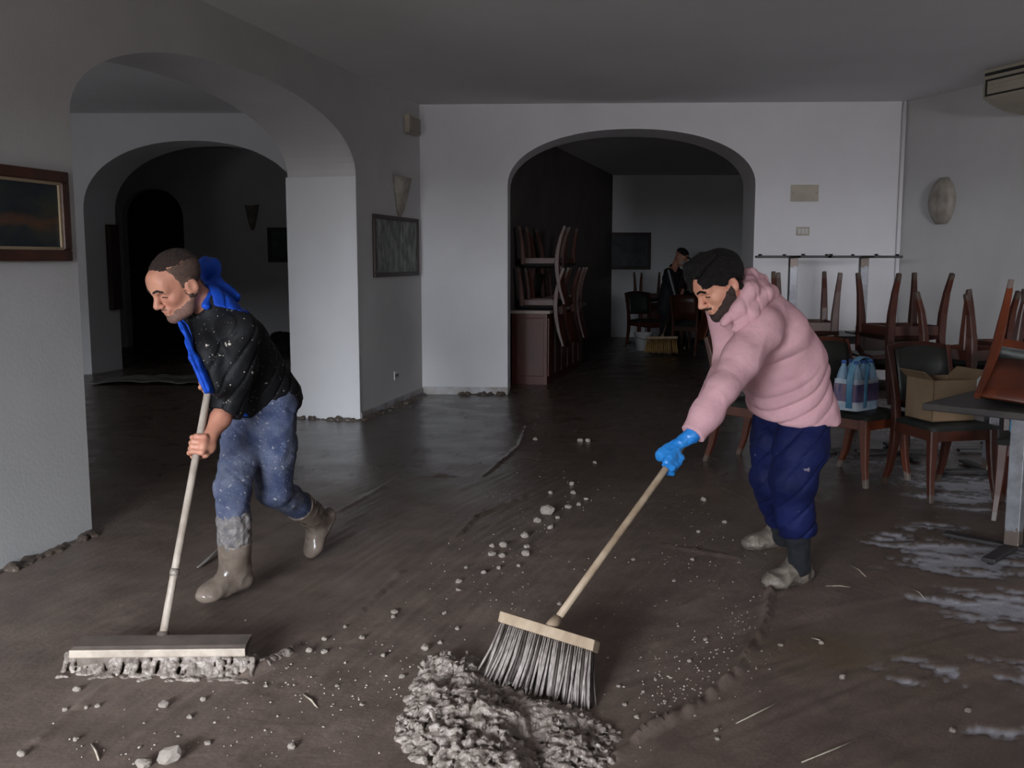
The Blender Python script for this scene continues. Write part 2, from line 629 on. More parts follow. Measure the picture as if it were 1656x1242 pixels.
bdir = unit(back_r - corner); bn = V(-bdir[1], bdir[0])
a0 = PY(821, 640, 10.6)[0]; a1 = PY(1211, 640, 10.5)[0]
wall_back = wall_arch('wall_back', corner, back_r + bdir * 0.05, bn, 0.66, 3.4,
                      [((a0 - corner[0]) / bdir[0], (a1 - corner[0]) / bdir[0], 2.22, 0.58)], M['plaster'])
rdir = unit(right_end - back_r)
wall_right = plain_wall('wall_right', back_r, right_end, V(-rdir[1], rdir[0]), 0.3, mat_=M['plaster_warm_dim'])

# entrance wall behind the photographer: a glazed double door and a window
def wall_rects(name, x0, x1, y, th, h, rects, mat_):
    xs = sorted({x0, x1, *[r[0] for r in rects], *[r[1] for r in rects]})
    zs = sorted({-0.05, h, *[r[2] for r in rects], *[r[3] for r in rects]})
    mb = MB()
    for i in range(len(xs) - 1):
        for j in range(len(zs) - 1):
            cx = (xs[i] + xs[i + 1]) / 2; cz = (zs[j] + zs[j + 1]) / 2
            if any(r[0] < cx < r[1] and r[2] < cz < r[3] for r in rects): continue
            mb.box((xs[i], y - th, zs[j]), (xs[i + 1], y, zs[j + 1]))
    return tag(mb.build(name, mat_), kind='structure')


wall_rects('wall_front', -9.3, 8.4, -2.2, 0.3, 3.4,
           [(-3.75, -1.35, 0.0, 2.1), (2.85, 4.55, 1.0, 2.3), (-7.65, -5.95, 0.3, 1.6)], M['plaster'])


def window_frame(name, x0, x1, z0, z1, y, bars):
    root = tag(empty(name, (0, 0, 0)), kind='structure')
    mb = MB()
    mb.box((x0, y - .05, z0), (x0 + .06, y, z1)).box((x1 - .06, y - .05, z0), (x1, y, z1))
    mb.box((x0, y - .05, z1 - .06), (x1, y, z1)).box((x0, y - .05, z0), (x1, y, z0 + .06))
    for k in range(1, bars):
        xx = x0 + (x1 - x0) * k / bars
        mb.box((xx - .03, y - .05, z0), (xx + .03, y, z1))
    mb.build('window_frame', M['plastic_white'], root)
    return root


window_frame('door_1', -3.75, -1.35, 0.0, 2.1, -2.42, 2)
window_frame('window_1', 2.85, 4.55, 1.0, 2.3, -2.42, 2)
window_frame('window_2', -7.65, -5.95, 0.3, 1.6, -2.42, 2)

# the side room seen through the left arch, with its own arched wall, and a dark passage beyond
yA = 12.5
xa0, xa1 = -5.34, -2.60
wall_arch('wall_side_room', (-9.0, yA), (-1.1, yA), V(LDIR[0], LDIR[1]), 0.64, 3.4, [(xa0 + 9.0, xa1 + 9.0, 2.05, 0.86)], M['plaster'])
wall_arch('wall_side_left', (-9.0, -2.2), (-9.0, yA + .6), V(-1, 0), 0.3, 3.4, [(7.8, 10.6, 1.7, .5)], M['plaster'])  # arched opening added to let the side room's fill lamp in
wall_arch('wall_passage_back', (-9.0, 16.4), (0.2, 16.4), V(0, 1), 0.5, 3.4, [(2.62, 3.62, 2.1, 0.5)], M['plaster'])
plain_wall('wall_passage_left', (-9.0, 13.0), (-9.0, 16.6), V(-1, 0), 0.3)
mb = MB(); mb.box((-6.38, 16.62, 0), (-5.38, 16.66, 2.62)); shade_sheet = tag(mb.build('doorway_shade', M['frame_dark']), kind='structure')  # dark sheet across the doorway, standing in for its deep shade
for dx in (-6.30, -5.84):
    for z0_, z1_ in ((.2, .95), (1.1, 2.0)):
        mb = MB(); mb.box((dx, 16.605, z0_), (dx + .38, 16.622, z1_), .006); mb.build('panel', M['frame_dark'], shade_sheet)
plain_wall('wall_passage_end', (-9.0, 18.2), (0.2, 18.2), V(0, 1), 0.2)
# the dining room behind the back arch
yB = 18.6
pB0 = V(-0.15, 11.2); pB1 = V(1.86, yB)
plain_wall('wall_dining_left', pB0, pB1, V(-0.965, 0.262), 0.3, mat_=M['wall_dark_brown'])
plain_wall('wall_dining_back', (1.5, yB), (8.0, yB), V(0, 1), 0.3)
plain_wall('wall_dining_right', (6.0, 10.9), (6.0, yB), V(1, 0), 0.3)
plain_wall('wall_dining_front', (4.0, 10.7), (6.2, 10.7), V(0, 1), 0.3)
# ceilings and floor
slab('ceiling', [(-9.3, -2.5), (8.4, -2.5), (8.4, 10.9), (-0.9, 11.0), tuple(corner + LN * 0.3), tuple(lw(-2.5) + LN * 0.3)][1:] , CEIL, CEIL + .2, M['ceiling'])
slab('ceiling_side_room', [(-9.3, -2.5), tuple(lw(-2.5) + LN * 0.4), tuple(lw(13.9) + LN * 0.4), (-1.0, 18.4), (-9.3, 18.4)], 3.24, 3.4, M['ceiling'])
slab('ceiling_dining', [(-1.0, 10.95), (6.3, 10.95), (8.2, 18.9), (-1.0, 18.9)], 3.0, 3.2, M['ceiling'])
floor_obj = slab('floor', [(-9.3, -2.5), (8.4, -2.5), (8.4, 18.9), (-9.3, 18.9)], -0.12, -0.012, M['tile'])

# skirting: pale tile strip along the foot of the walls
def skirting(name, p0, p1, nrm, h=0.085, t=0.016):
    p0 = V(*p0); p1 = V(*p1); d = unit(p1 - p0); n = -unit(nrm)
    mb = MB()
    q = [p0, p1, p1 + n * t, p0 + n * t]
    vs_ = [(a[0], a[1], z) for z in (-0.02, h) for a in q]
    mb.add(vs_, [(3, 2, 1, 0), (4, 5, 6, 7), (0, 1, 5, 4), (1, 2, 6, 5), (2, 3, 7, 6), (3, 0, 4, 7)])
    return tag(mb.build(name, M['skirting']), kind='structure')


skirting('baseboard_back', corner, V(a0, corner[1] + (a0 - corner[0]) * bdir[1] / bdir[0]), bn)
skirting('baseboard_back_right', V(a1, corner[1] + (a1 - corner[0]) * bdir[1] / bdir[0]), back_r, bn)
skirting('baseboard_left', lw(8.88), lw(10.61), LN, h=0.075)

# plaster impost steps at the springing of the two arches, and the pipe casing in the far corner
def impost(name, p, along, out, z, w):
    p = V(*p); a = unit(along); n = unit(out)
    q = [p - a * .02 - n * .006, p + a * .0 - n * .006, p + a * .0 + n * (TH + .012), p - a * .02 + n * (TH + .012)]
    vs_ = [(c[0], c[1], zz) for zz in (-0.02, z) for c in q]
    return tag(mesh_obj(name, vs_, [(3, 2, 1, 0), (4, 5, 6, 7), (0, 1, 5, 4), (1, 2, 6, 5), (2, 3, 7, 6), (3, 0, 4, 7)], M['plaster']), kind='structure')


impost('trim_1', lw(8.88), LDIR, LN, 2.18, 0.02)
mb = MB()
mb.tube([(back_r[0] - .03, back_r[1] - .02, 0), (back_r[0] - .03, back_r[1] - .02, CEIL)], 0.022, 10)
tag(mb.build('trim_2', M['plaster'], smooth=True), kind='structure')
# ---------------------------------------------------------------- mud on the floor
def seg_dist(x, y, pl):
    """distance to a polyline and side"""
    best = np.full(x.shape, 1e9, dtype=np.float32)
    for a, b in zip(pl[:-1], pl[1:]):
        ab = b - a; L2 = float(ab @ ab)
        t = np.clip(((x - a[0]) * ab[0] + (y - a[1]) * ab[1]) / L2, 0, 1)
        d = np.hypot(x - a[0] - t * ab[0], y - a[1] - t * ab[1])
        best = np.minimum(best, d)
    return best


def G(u, v):
    return PZ(u, v, 0)[:2]


RIDGES = [  # polylines of mud pushed up along the edges of broom strokes: points of the photograph, height, width
    ([(1246, 955), (1238, 1010), (1195, 1085), (1120, 1150), (1040, 1190), (990, 1230)], .026, .015),
    ([(735, 872), (768, 838), (815, 818), (850, 803)], .016, .009),
    ([(560, 1012), (590, 985), (650, 925)], .012, .008),
    ([(545, 830), (600, 800), (650, 770)], .010, .012),
    ([(660, 770), (780, 772), (840, 722), (852, 690)], .012, .010),
    ([(1060, 880), (1150, 896), (1200, 905)], .010, .012),
    ([(1170, 790), (1205, 805), (1240, 830)], .007, .010),
    ([(400, 1095), (440, 1075), (480, 1050)], .022, .020),
    ([(60, 1200), (170, 1110), (230, 1080)], .008, .015),
    ([(880, 620), (960, 600), (1040, 590)], .012, .03),
    ([(1000, 1040), (1150, 960), (1200, 880)], .005, .010),
]


def mud_height(X, Y):
    z = .004 * (fbm2(X * 1.7 + 3, Y * 1.7, 4) - .5)
    z = z + .0022 * (fbm2(X * 22, Y * 22, 3) - .5)
    # broom strokes: fine parallel grooves along the direction of sweeping
    for (d, cx, cy, rx, ry, amp) in (((.30, .954), -.75, 4.2, 1.1, 1.6, .0040), ((.82, .57), 1.1, 3.3, 1.6, 1.1, .0026),
                                     ((.45, .893), .1, 5.2, 1.2, 2.0, .0032), ((.9, .43), 2.0, 4.0, 1.2, 1.2, .0022)):
        al = X * d[0] + Y * d[1]; pe = -X * d[1] + Y * d[0]
        w = np.exp(-(((X - cx) / rx) ** 2 + ((Y - cy) / ry) ** 2))
        z = z + amp * w * (noise2(pe * 70 + 1.3 * noise2(al * 2, pe * 3), al * 2.2) - .5) * 2
        z = z + amp * .7 * w * (noise2(pe * 130, al * 3.5) - .5) * 2
    # grit
    g = noise2(X * 75 + 7, Y * 75) ; msk = np.clip(fbm2(X * 1.4 + 30, Y * 1.4 + 4, 3) - .5, 0, 1) * 3
    z = z + .008 * np.clip(g - .80, 0, 1) * 5 * msk * np.clip((6.5 - Y) / 3, 0, 1)
    for pl, h, w in RIDGES:
        P = [G(*q) for q in pl]
        bb = np.array(P); m = 0.15
        sel = (X > bb[:, 0].min() - m) & (X < bb[:, 0].max() + m) & (Y > bb[:, 1].min() - m) & (Y < bb[:, 1].max() + m)
        x, y = X[sel], Y[sel]
        wob = .02 * (fbm2(x * 9, y * 9, 3) - .5)
        d = np.abs(seg_dist(x, y, P) + wob)
        lump = .45 + 1.1 * noise2(x * 26, y * 26)
        z[sel] = z[sel] + h * np.exp(-(d / w) ** 2) * lump
    return z


def grade(a, b, n0, step, grow):
    out = [a]
    s = step
    while out[-1] < b:
        out.append(out[-1] + s); s *= grow
    out[-1] = b
    return out


def mud_layer():
    ys = [-2.4] + list(np.arange(-1.5, 1.6, .5)) + grade(1.8, 18.8, 0, .0135, 1.0042)
    xs = [-9.2, -7, -5.5, -4.5, -3.8] + list(np.arange(-3.2, 3.4, .016)) + [3.5, 3.8, 4.2, 5, 6, 7, 8.3]
    xs = np.array(xs, dtype=np.float32); ys = np.array(ys, dtype=np.float32)
    X, Y = np.meshgrid(xs, ys, indexing='ij')
    Z = mud_height(X, Y)
    # bare floor showing through at the right: torn patches, wiped thin
    def patch(cx, cy, rx, ry): return np.exp(-(((X - cx) / rx) ** 2 + ((Y - cy) / ry) ** 2))
    reg = np.zeros_like(X)
    for (u, v, rx, ry, a) in ((1560, 900, .42, .40, 1.0), (1640, 985, .35, .25, 1.05), (1640, 1090, .40, .16, 1.0), (1590, 790, .5, .7, .85),
                              (1500, 700, .7, .8, .55), (1400, 740, .35, .35, .55), (1630, 1190, .2, .1, .7), (1480, 855, .25, .22, .7)):
        c = G(u, v); reg = np.maximum(reg, a * patch(c[0], c[1], rx, ry))
    al = X * .93 + Y * -.36; pe = X * .36 + Y * .93
    n = .45 * fbm2(al * 2.6, pe * 9, 4) + .35 * fbm2(al * 9 + 40, pe * 34, 3) + .20 * fbm2(X * 40 + 40, Y * 40, 3)
    bare = np.clip((reg * .42 + (n - .5) * 1.7 - .25) * 13, 0, 1) * np.clip((reg - .12) * 6, 0, 1)
    bare = bare * bare * (3 - 2 * bare)
    Z = Z + .004 - .010 * bare
    # wet film towards the back, thicker paste in front
    wet = np.clip((Y - 4.2) / 2.6, 0, 1) * .75 + .5 * (fbm2(X * 1.1 + 9, Y * .8 + 2, 4) - .5)
    c = G(640, 720); wet = wet + .35 * patch(c[0], c[1], 1.0, 1.2)
    c = G(1240, 740); wet = wet + .35 * patch(c[0], c[1], .5, 1.0)
    c = G(760, 980); wet = wet - .35 * patch(c[0], c[1], .9, .7)
    wet = np.clip(wet, 0, 1)
    ochre = np.maximum(patch(*G(1380, 1060), .35, .25), patch(*G(1150, 800), .4, .4) * .5) * np.clip(fbm2(X * 5, Y * 5, 4) * 2 - .6, 0, 1)
    nx, ny = X.shape
    idx = np.arange(nx * ny).reshape(nx, ny)
    F = np.stack([idx[:-1, :-1], idx[1:, :-1], idx[1:, 1:], idx[:-1, 1:]], axis=-1).reshape(-1, 4)
    P = np.stack([X, Y, Z], axis=-1).reshape(-1, 3)
    m = bpy.data.materials.new('mud_layer'); m.use_nodes = True
    nd = m.node_tree.nodes; lk = m.node_tree.links; bs = nd['Principled BSDF']
    def attr(nm):
        a = nd.new('ShaderNodeAttribute'); a.attribute_name = nm; return a.outputs['Fac']
    tc = nd.new('ShaderNodeTexCoord')
    nz = nd.new('ShaderNodeTexNoise'); nz.inputs['Scale'].default_value = 5; nz.inputs['Detail'].default_value = 9; nz.inputs['Roughness'].default_value = .62
    lk.new(tc.outputs['Object'], nz.inputs['Vector'])
    rp = nd.new('ShaderNodeValToRGB')
    rp.color_ramp.elements[0].position = .34; rp.color_ramp.elements[0].color = (*lin(MUD_C[0]), 1)
    rp.color_ramp.elements[1].position = .68; rp.color_ramp.elements[1].color = (*lin(MUD_C[1]), 1)
    lk.new(nz.outputs['Fac'], rp.inputs[0])
    def mix(fac, a, col):
        x = nd.new('ShaderNodeMixRGB'); lk.new(fac, x.inputs[0]); lk.new(a, x.inputs[1]); x.inputs[2].default_value = (*lin(col), 1)
        return x.outputs[0]
    c = mix(attr('wet'), rp.outputs[0], MUD_C[2])
    c = mix(attr('ochre'), c, (100, 84, 60))
    c = mix(attr('bare'), c, (178, 178, 186))
    lk.new(c, bs.inputs['Base Color'])
    mr = nd.new('ShaderNodeMapRange'); mr.inputs[3].default_value = .50; mr.inputs[4].default_value = .20
    lk.new(attr('wet'), mr.inputs[0])
    n2 = nd.new('ShaderNodeTexNoise'); n2.inputs['Scale'].default_value = 3.3; n2.inputs['Detail'].default_value = 6
    lk.new(tc.outputs['Object'], n2.inputs['Vector'])
    ad = nd.new('ShaderNodeMath'); ad.operation = 'MULTIPLY_ADD'; ad.inputs[1].default_value = .36; 
    lk.new(n2.outputs['Fac'], ad.inputs[0]); 
    sb = nd.new('ShaderNodeMath'); sb.operation = 'SUBTRACT'; sb.inputs[1].default_value = .16
    lk.new(mr.outputs[0], sb.inputs[0]); lk.new(sb.outputs[0], ad.inputs[2])
    lk.new(ad.outputs[0], bs.inputs['Roughness'])
    bs.inputs['Specular IOR Level'].default_value = .5
    n3 = nd.new('ShaderNodeTexNoise'); n3.inputs['Scale'].default_value = 60; n3.inputs['Detail'].default_value = 6
    lk.new(tc.outputs['Object'], n3.inputs['Vector'])
    bp = nd.new('ShaderNodeBump'); bp.inputs['Strength'].default_value = .22; bp.inputs['Distance'].default_value = .008
    lk.new(n3.outputs['Fac'], bp.inputs['Height'])
    mpr = nd.new('ShaderNodeMapping'); mpr.inputs['Rotation'].default_value = (0, 0, math.radians(-58)); 
    mps = nd.new('ShaderNodeMapping'); mps.inputs['Scale'].default_value = (1.6, 60, 1)
    lk.new(tc.outputs['Object'], mpr.inputs[0]); lk.new(mpr.outputs[0], mps.inputs[0])
    n4 = nd.new('ShaderNodeTexNoise'); n4.inputs['Scale'].default_value = 2.0; n4.inputs['Detail'].default_value = 4
    lk.new(mps.outputs[0], n4.inputs['Vector'])
    b2 = nd.new('ShaderNodeBump'); b2.inputs['Strength'].default_value = .30; b2.inputs['Distance'].default_value = .006
    lk.new(n4.outputs['Fac'], b2.inputs['Height']); lk.new(bp.outputs[0], b2.inputs['Normal'])
    lk.new(b2.outputs[0], bs.inputs['Normal'])
    o = mesh_obj('mud_layer', P, F, m, floor_obj, True)
    for nm, a in (('bare', bare), ('wet', wet), ('ochre', ochre)):
        at = o.data.attributes.new(nm, 'FLOAT', 'POINT')
        at.data.foreach_set('value', a.astype(np.float32).ravel())
    tag(o, 'wet brown flood mud smeared over the whole floor', kind='stuff')
    return o


MUD_C = ((124, 108, 98), (98, 84, 76), (72, 61, 54))
mud_layer()

M['heap'] = mat('heap', (156, 144, 136), 0.28, (100, 89, 82), 26, bump=0.6, bscale=110)


def mud_heap():
    """curdled mud heap pushed up in front of the bristle broom"""
    r = np.random.RandomState(5)
    cs = [G(740, 1100), G(800, 1165), G(760, 1225), G(880, 1190), G(950, 1225), G(700, 1150)]
    c0 = G(800, 1160)
    lo = V(c0[0] - .52, c0[1] - .50, -.03); hi = V(c0[0] + .56, c0[1] + .45, .17)
    S = Field(lo, hi, .0052)
    out = [(715, 1038), (765, 1055), (790, 1095), (865, 1138), (945, 1150), (1000, 1185), (985, 1240), (860, 1300), (720, 1290), (640, 1200), (655, 1130), (690, 1075)]
    poly = np.array([G(*q) for q in out])
    def inside(p):
        x, y = p; c = False; j = len(poly) - 1
        for i in range(len(poly)):
            if (poly[i, 1] > y) != (poly[j, 1] > y) and x < (poly[j, 0] - poly[i, 0]) * (y - poly[i, 1]) / (poly[j, 1] - poly[i, 1]) + poly[i, 0]: c = not c
            j = i
        return c
    def edge(p):
        return min(np.linalg.norm(np.cross(poly[(i + 1) % len(poly)] - poly[i], p - poly[i])) / np.linalg.norm(poly[(i + 1) % len(poly)] - poly[i]) for i in range(len(poly)))
    n = 0
    core = G(790, 1150)
    while n < 1300:
        p = V(r.uniform(poly[:, 0].min(), poly[:, 0].max()), r.uniform(poly[:, 1].min(), poly[:, 1].max()))
        if not inside(p): continue
        e = edge(p)
        h = min(1.0, e / .10)
        right = max(0.0, (p[0] - c0[0] - .05) / .3)
        h *= max(.25, 1 - .75 * right)
        z = h * (r.uniform(.02, .055) + .03 * float(noise2(np.array([p[0] * 9]), np.array([p[1] * 9]))[0]))
        rad = r.uniform(.0055, .0155) * (.75 + .4 * h)
        ax = frame(r.normal(size=3))
        S.ell(V(p[0], p[1], z), (rad * r.uniform(1.0, 2.3), rad, rad * r.uniform(.35, .8)), ax, .003)
        if r.rand() < .5:
            S.cone(V(p[0], p[1], -.01), V(p[0], p[1], z * .7), rad * 1.6, rad, .02)
        n += 1
    for (u, v, a1, a2, hz, k_) in ((860, 1165, .09, .045, .035, .5), (810, 1185, .09, .045, .055, -.2), (900, 1175, .08, .04, .035, .1), (750, 1120, .06, .035, .05, .8), (740, 1180, .06, .035, .05, -.6)):
        q_ = G(u, v); S.ell(V(q_[0], q_[1], hz * .35), (a1, a2, hz), frame(V(math.cos(k_), math.sin(k_), .1)), .03)
    S.displace(lambda p: .012 * (noise3(p * 85) - .5) + .009 * (noise3(p * 170) - .5), .02)
    b = V(c0[0], c0[1], 0)
    o = S.build('mud_heap', M['heap'], None, b, relax=0)
    return tag(o, 'curdled heap of grey brown mud piled before the bristle broom', 'mud heap', kind='thing')


def mud_roll():
    """rolled mud under and before the wide scraper"""
    r = np.random.RandomState(9)
    a = PZ(110, 1082, 0); b = PZ(410, 1090, 0)
    lo, hi = bounds_([a, b], V(.08, .14, .0)); lo[2] = -.02; hi[2] = .10
    S = Field(lo - V(.02, 0, 0), hi + V(.16, .12, 0), .0052)
    n = 34
    for i in range(n):
        t = (i + .5) / n
        p = a + (b - a) * t + V(r.uniform(-.006, .006), 0, 0)
        hgt = .036 + .024 * math.sin(math.pi * min(1, t * 1.15)) * r.uniform(.7, 1.2)
        y0 = r.uniform(-.045, -.015) - .02 * math.sin(math.pi * t)
        S.chain([p + V(0, .040, .045), p + V(r.uniform(-.005, .005), .01, hgt + .012), p + V(r.uniform(-.008, .008), y0, .006)],
                [.010, r.uniform(.009, .015), r.uniform(.007, .012)], .006)
    for i in range(60):
        t = r.rand(); p = a + (b - a) * t + V(0, r.uniform(-.085, -.03), 0)
        S.ell(p, (r.uniform(.010, .03), r.uniform(.008, .016), r.uniform(.005, .012)), frame(V(1, r.uniform(-.4, .4), 0)), .008)
    q = [PZ(395, 1085, 0), PZ(430, 1078, 0), PZ(462, 1062, 0), PZ(484, 1046, 0)]
    S.chain([x + V(0, 0, .008) for x in q], [.030, .022, .018, .008], .02)
    S.displace(lambda p: .010 * (noise3(p * 55) - .5) + .006 * (noise3(p * 130) - .5), .02)
    o = S.build('mud_roll', M['heap'], None, V(*((a + b) / 2)), relax=0)
    return tag(o, 'ridge of rolled wet mud gathered under the wide scraper blade', 'mud heap', kind='thing')


def bounds_(pts, m):
    a = np.array(pts); return a.min(0) - m, a.max(0) + m


mud_heap()
mud_roll()


# clods and stones strewn over the mud
def clod_mesh(seed):
    bm = bmesh.new(); bmesh.ops.create_icosphere(bm, subdivisions=2, radius=1.0)
    r = random.Random(seed); off = np.array([r.uniform(0, 30) for _ in range(3)])
    for v in bm.verts:
        p = np.array(v.co)
        k = .62 + .75 * float(noise3((p * 1.3 + off)[None])[0]) + .25 * float(noise3((p * 3.1 + off)[None])[0] - .5)
        v.co = Vector(tuple(p * k))
        v.co.z *= .72
    zmin = min(v.co.z for v in bm.verts)
    for v in bm.verts: v.co.z -= zmin * .75
    me = bpy.data.meshes.new('mud_clod'); bm.to_mesh(me); bm.free()
    me.materials.append(M['mud_clod'])
    return me


CLODS = [clod_mesh(i) for i in range(7)]
# (u, v, size in pixels across): the clods one can pick out in the photograph
BIG = [(886, 826, 20), (868, 842, 12), (849, 866, 12), (851, 884, 9), (813, 882, 12), (796, 883, 8), (796, 896, 11), (812, 899, 9), (850, 896, 13),
       (890, 853, 9), (901, 837, 7), (925, 783, 8), (927, 797, 8), (919, 820, 9), (936, 816, 7), (890, 797, 7), (866, 710, 7), (938, 712, 9), (950, 713, 8),
       (962, 748, 6), (948, 807, 6), (742, 941, 9), (741, 955, 7), (782, 926, 8), (753, 918, 6), (807, 919, 7), (839, 915, 6), (638, 990, 9), (636, 998, 7),
       (719, 993, 7), (905, 977, 7), (585, 1032, 9), (524, 1034, 8), (500, 1052, 9), (525, 1054, 9), (558, 1014, 6), (740, 1017, 7), (275, 1222, 34),
       (264, 1140, 15), (328, 1132, 9), (307, 1160, 8), (336, 1202, 9), (472, 1208, 12), (450, 1068, 9), (124, 1115, 12), (106, 1148, 8), (34, 1220, 12),
       (122, 1196, 8), (158, 1142, 8), (140, 1145, 7), (232, 1236, 20), (585, 1140, 8), (545, 1110, 6), (1362, 1096, 10), (1328, 1040, 7), (1262, 1044, 7),
       (1565, 1150, 9), (1540, 1182, 9), (1138, 808, 8), (1130, 860, 6), (1172, 845, 7), (1120, 905, 6), (1024, 905, 6), (1090, 940, 6), (1141, 1035, 7),
       (1158, 1182, 8), (1160, 1195, 7), (1115, 1070, 6), (430, 1110, 6), (620, 1060, 7), (650, 1095, 8), (688, 1048, 12), (712, 1040, 7), (1010, 1140, 7),
       (1040, 1120, 6), (1030, 1160, 7), (1000, 1110, 6), (1060, 1100, 5), (1075, 1135, 6)]
for i, (u, v, s) in enumerate(BIG):
    p = PZ(u, v + s * .3, 0)
    o = bpy.data.objects.new('mud_clod', CLODS[i % len(CLODS)]); COL.objects.link(o)
    dist = math.hypot(p[1], CAM_H)
    k = s * .5 * dist / F_PX * 1.15
    o.location = (p[0], p[1], .0015); o.scale = (k, k, k); o.rotation_euler = (0, 0, rnd.uniform(0, 6.28))
    if s >= 30:
        tag(o, 'largest pale mud clod, lying at the front below the wide scraper', 'mud clod', 'clods of mud strewn on the floor')
    else:
        if u > 1240: lab = 'small pale clod in the mud of the right foreground, right of the pink hoodie wearer'
        elif u > 985: lab = 'small pale clod right of the bristle broom or its handle'
        elif v < 930 and u > 700: lab = 'pale clod in the trail left of the slanting broom handle'
        elif u > 500: lab = 'small pale clod between the wide scraper and the mud heap'
        else: lab = 'small pale clod on the floor close to the wide scraper'
        tag(o, lab, 'mud clod', 'clods of mud strewn on the floor')

# crumbs too small to count
def crumbs():
    r = random.Random(3); mb = MB()
    ico = [(0, 0, 1), (.9, 0, .3), (.28, .86, .3), (-.73, .53, .3), (-.73, -.53, .3), (.28, -.86, .3), (0, 0, -.3)]
    fc = [(0, 1, 2), (0, 2, 3), (0, 3, 4), (0, 4, 5), (0, 5, 1), (6, 2, 1), (6, 3, 2), (6, 4, 3), (6, 5, 4), (6, 1, 5)]
    lines = [((720, 990), (950, 760), 60, 130), ((640, 1060), (560, 1180), 70, 90), ((1000, 1120), (1200, 1060), 60, 130), ((1050, 900), (1180, 860), 60, 60),
             ((1010, 1230), (1230, 980), 16, 120), ((330, 1120), (600, 1080), 60, 70), ((880, 1000), (1240, 900), 60, 50), ((100, 1200), (500, 1210), 40, 50)]
    for a, b, sp, n in lines:
        for _ in range(n):
            t = r.random(); u = a[0] + (b[0] - a[0]) * t + r.gauss(0, sp); v = a[1] + (b[1] - a[1]) * t + r.gauss(0, sp * .6)
            if v < 690: continue
            p = PZ(u, v, 0); k = r.uniform(.0022, .0058); ca, sa = math.cos(r.uniform(0, 6)), math.sin(r.uniform(0, 6))
            mb.add([(p[0] + k * (x * ca - y * sa) * r.uniform(.7, 1.3), p[1] + k * (x * sa + y * ca), .004 + k * z) for x, y, z in ico], fc)
    o = mb.build('mud_crumbs', M['mud_clod'])
    return tag(o, 'countless tiny crumbs of mud and grit on the floor', 'mud', kind='stuff')


crumbs()

# straws and splinters stuck in the mud
M['straw'] = mat('straw', (190, 180, 165), 0.6, (150, 138, 122), 30)
STRAWS = [((1374, 915), (1400, 934), .006, 'bent pale straw lying on mud to the right of the grey shoe'), ((1470, 951), (1497, 971), .006, 'straight pale straw lying nearest the torn bare floor patch'),
          ((1312, 1033), (1332, 1043), .006, 'short pale straw on the brown stained mud'), ((1190, 1172), (1268, 1132), .005, 'long thin straw pair in the right foreground mud'),
          ((1296, 1235), (1390, 1196), .005, 'longest thin straw at the bottom edge of the picture'), ((490, 1124), (514, 1148), .008, 'thick splinter on mud right of the wide scraper'),
          ((148, 1205), (160, 1232), .008, 'curled dark twig in the left foreground mud'), ((1335, 949), (1375, 951), .004, 'faint thin straw beside the grey shoe')]
for a, b, w, lab in STRAWS:
    p = PZ(*a, 0); q = PZ(*b, 0); mid = (p + q) / 2 + V(.006, -.006, .006)
    mb = MB(); mb.tube([p + V(0, 0, .004) - mid * V(1, 1, 0), (mid + V(0, 0, .004)) - mid * V(1, 1, 0), q + V(0, 0, .004) - mid * V(1, 1, 0)], [w * .35, w * .5, w * .3], 6)
    o = mb.build('straw', M['straw'], None, True, loc=mid * V(1, 1, 0)); tag(o, lab, 'straw', 'straws stuck in the mud')

# pale scrap of plastic by the front boot
mb = MB(); c = PZ(330, 915, 0); e = PZ(352, 900, 0); d = (e - c)
vs_ = []; n = 8
for i in range(n + 1):
    t = i / n; p = d * (t - .3) * 1.6; w = .022 * math.sin(math.pi * min(1, .12 + t * .86)); h = .010 + .028 * t * t
    for s in (-1, 1):
        for q in (0, .003): vs_.append((p[0] + s * w * .5, p[1] - s * w, h + q + (.006 if s > 0 else 0)))
fs = []
for i in range(n):
    a = 4 * i; b = a + 4
    fs += [(a, a + 2, b + 2, b), (a + 1, b + 1, b + 3, a + 3), (a, b, b + 1, a + 1), (a + 2, a + 3, b + 3, b + 2)]
fs += [(0, 1, 3, 2), (4 * n, 4 * n + 2, 4 * n + 3, 4 * n + 1)]
mb.add(vs_, fs)
o = mb.build('plastic_scrap', mat('scrap', (150, 144, 140), .4), None, True, loc=c)
tag(o, 'curled pale scrap of plastic lying beside the front rubber boot', 'scrap')


# banks of dirty mud left along the foot of the walls
def mud_bank(pts, w, h, seed, label):
    r = np.random.RandomState(seed)
    P = [V(p[0], p[1], 0) for p in pts]
    lo, hi = bounds(P, .12); lo[2] = -.03; hi[2] = .14
    S = Field(lo, hi, .010)
    for a, b in zip(P[:-1], P[1:]):
        L = np.linalg.norm(b - a); n = max(6, int(L / .035))
        for i in range(n):
            p = a + (b - a) * (i + r.rand()) / n
            hh_ = h * r.uniform(.2, 1.0)
            S.ell(p + V(r.uniform(-w, w) * .5, r.uniform(-w, w) * .5, 0), (r.uniform(.5, 1.1) * w, r.uniform(.4, .8) * w, hh_), frame(V(r.normal(), r.normal(), 0)), .012)
    S.displace(lambda p: .014 * (noise3(p * 40) - .5) + .008 * (noise3(p * 90) - .5), .03)
    o = S.build('mud_bank', M['bank'], None, V(*P[0]), relax=0)
    tag(o, label, 'mud', 'banks of mud along the walls')


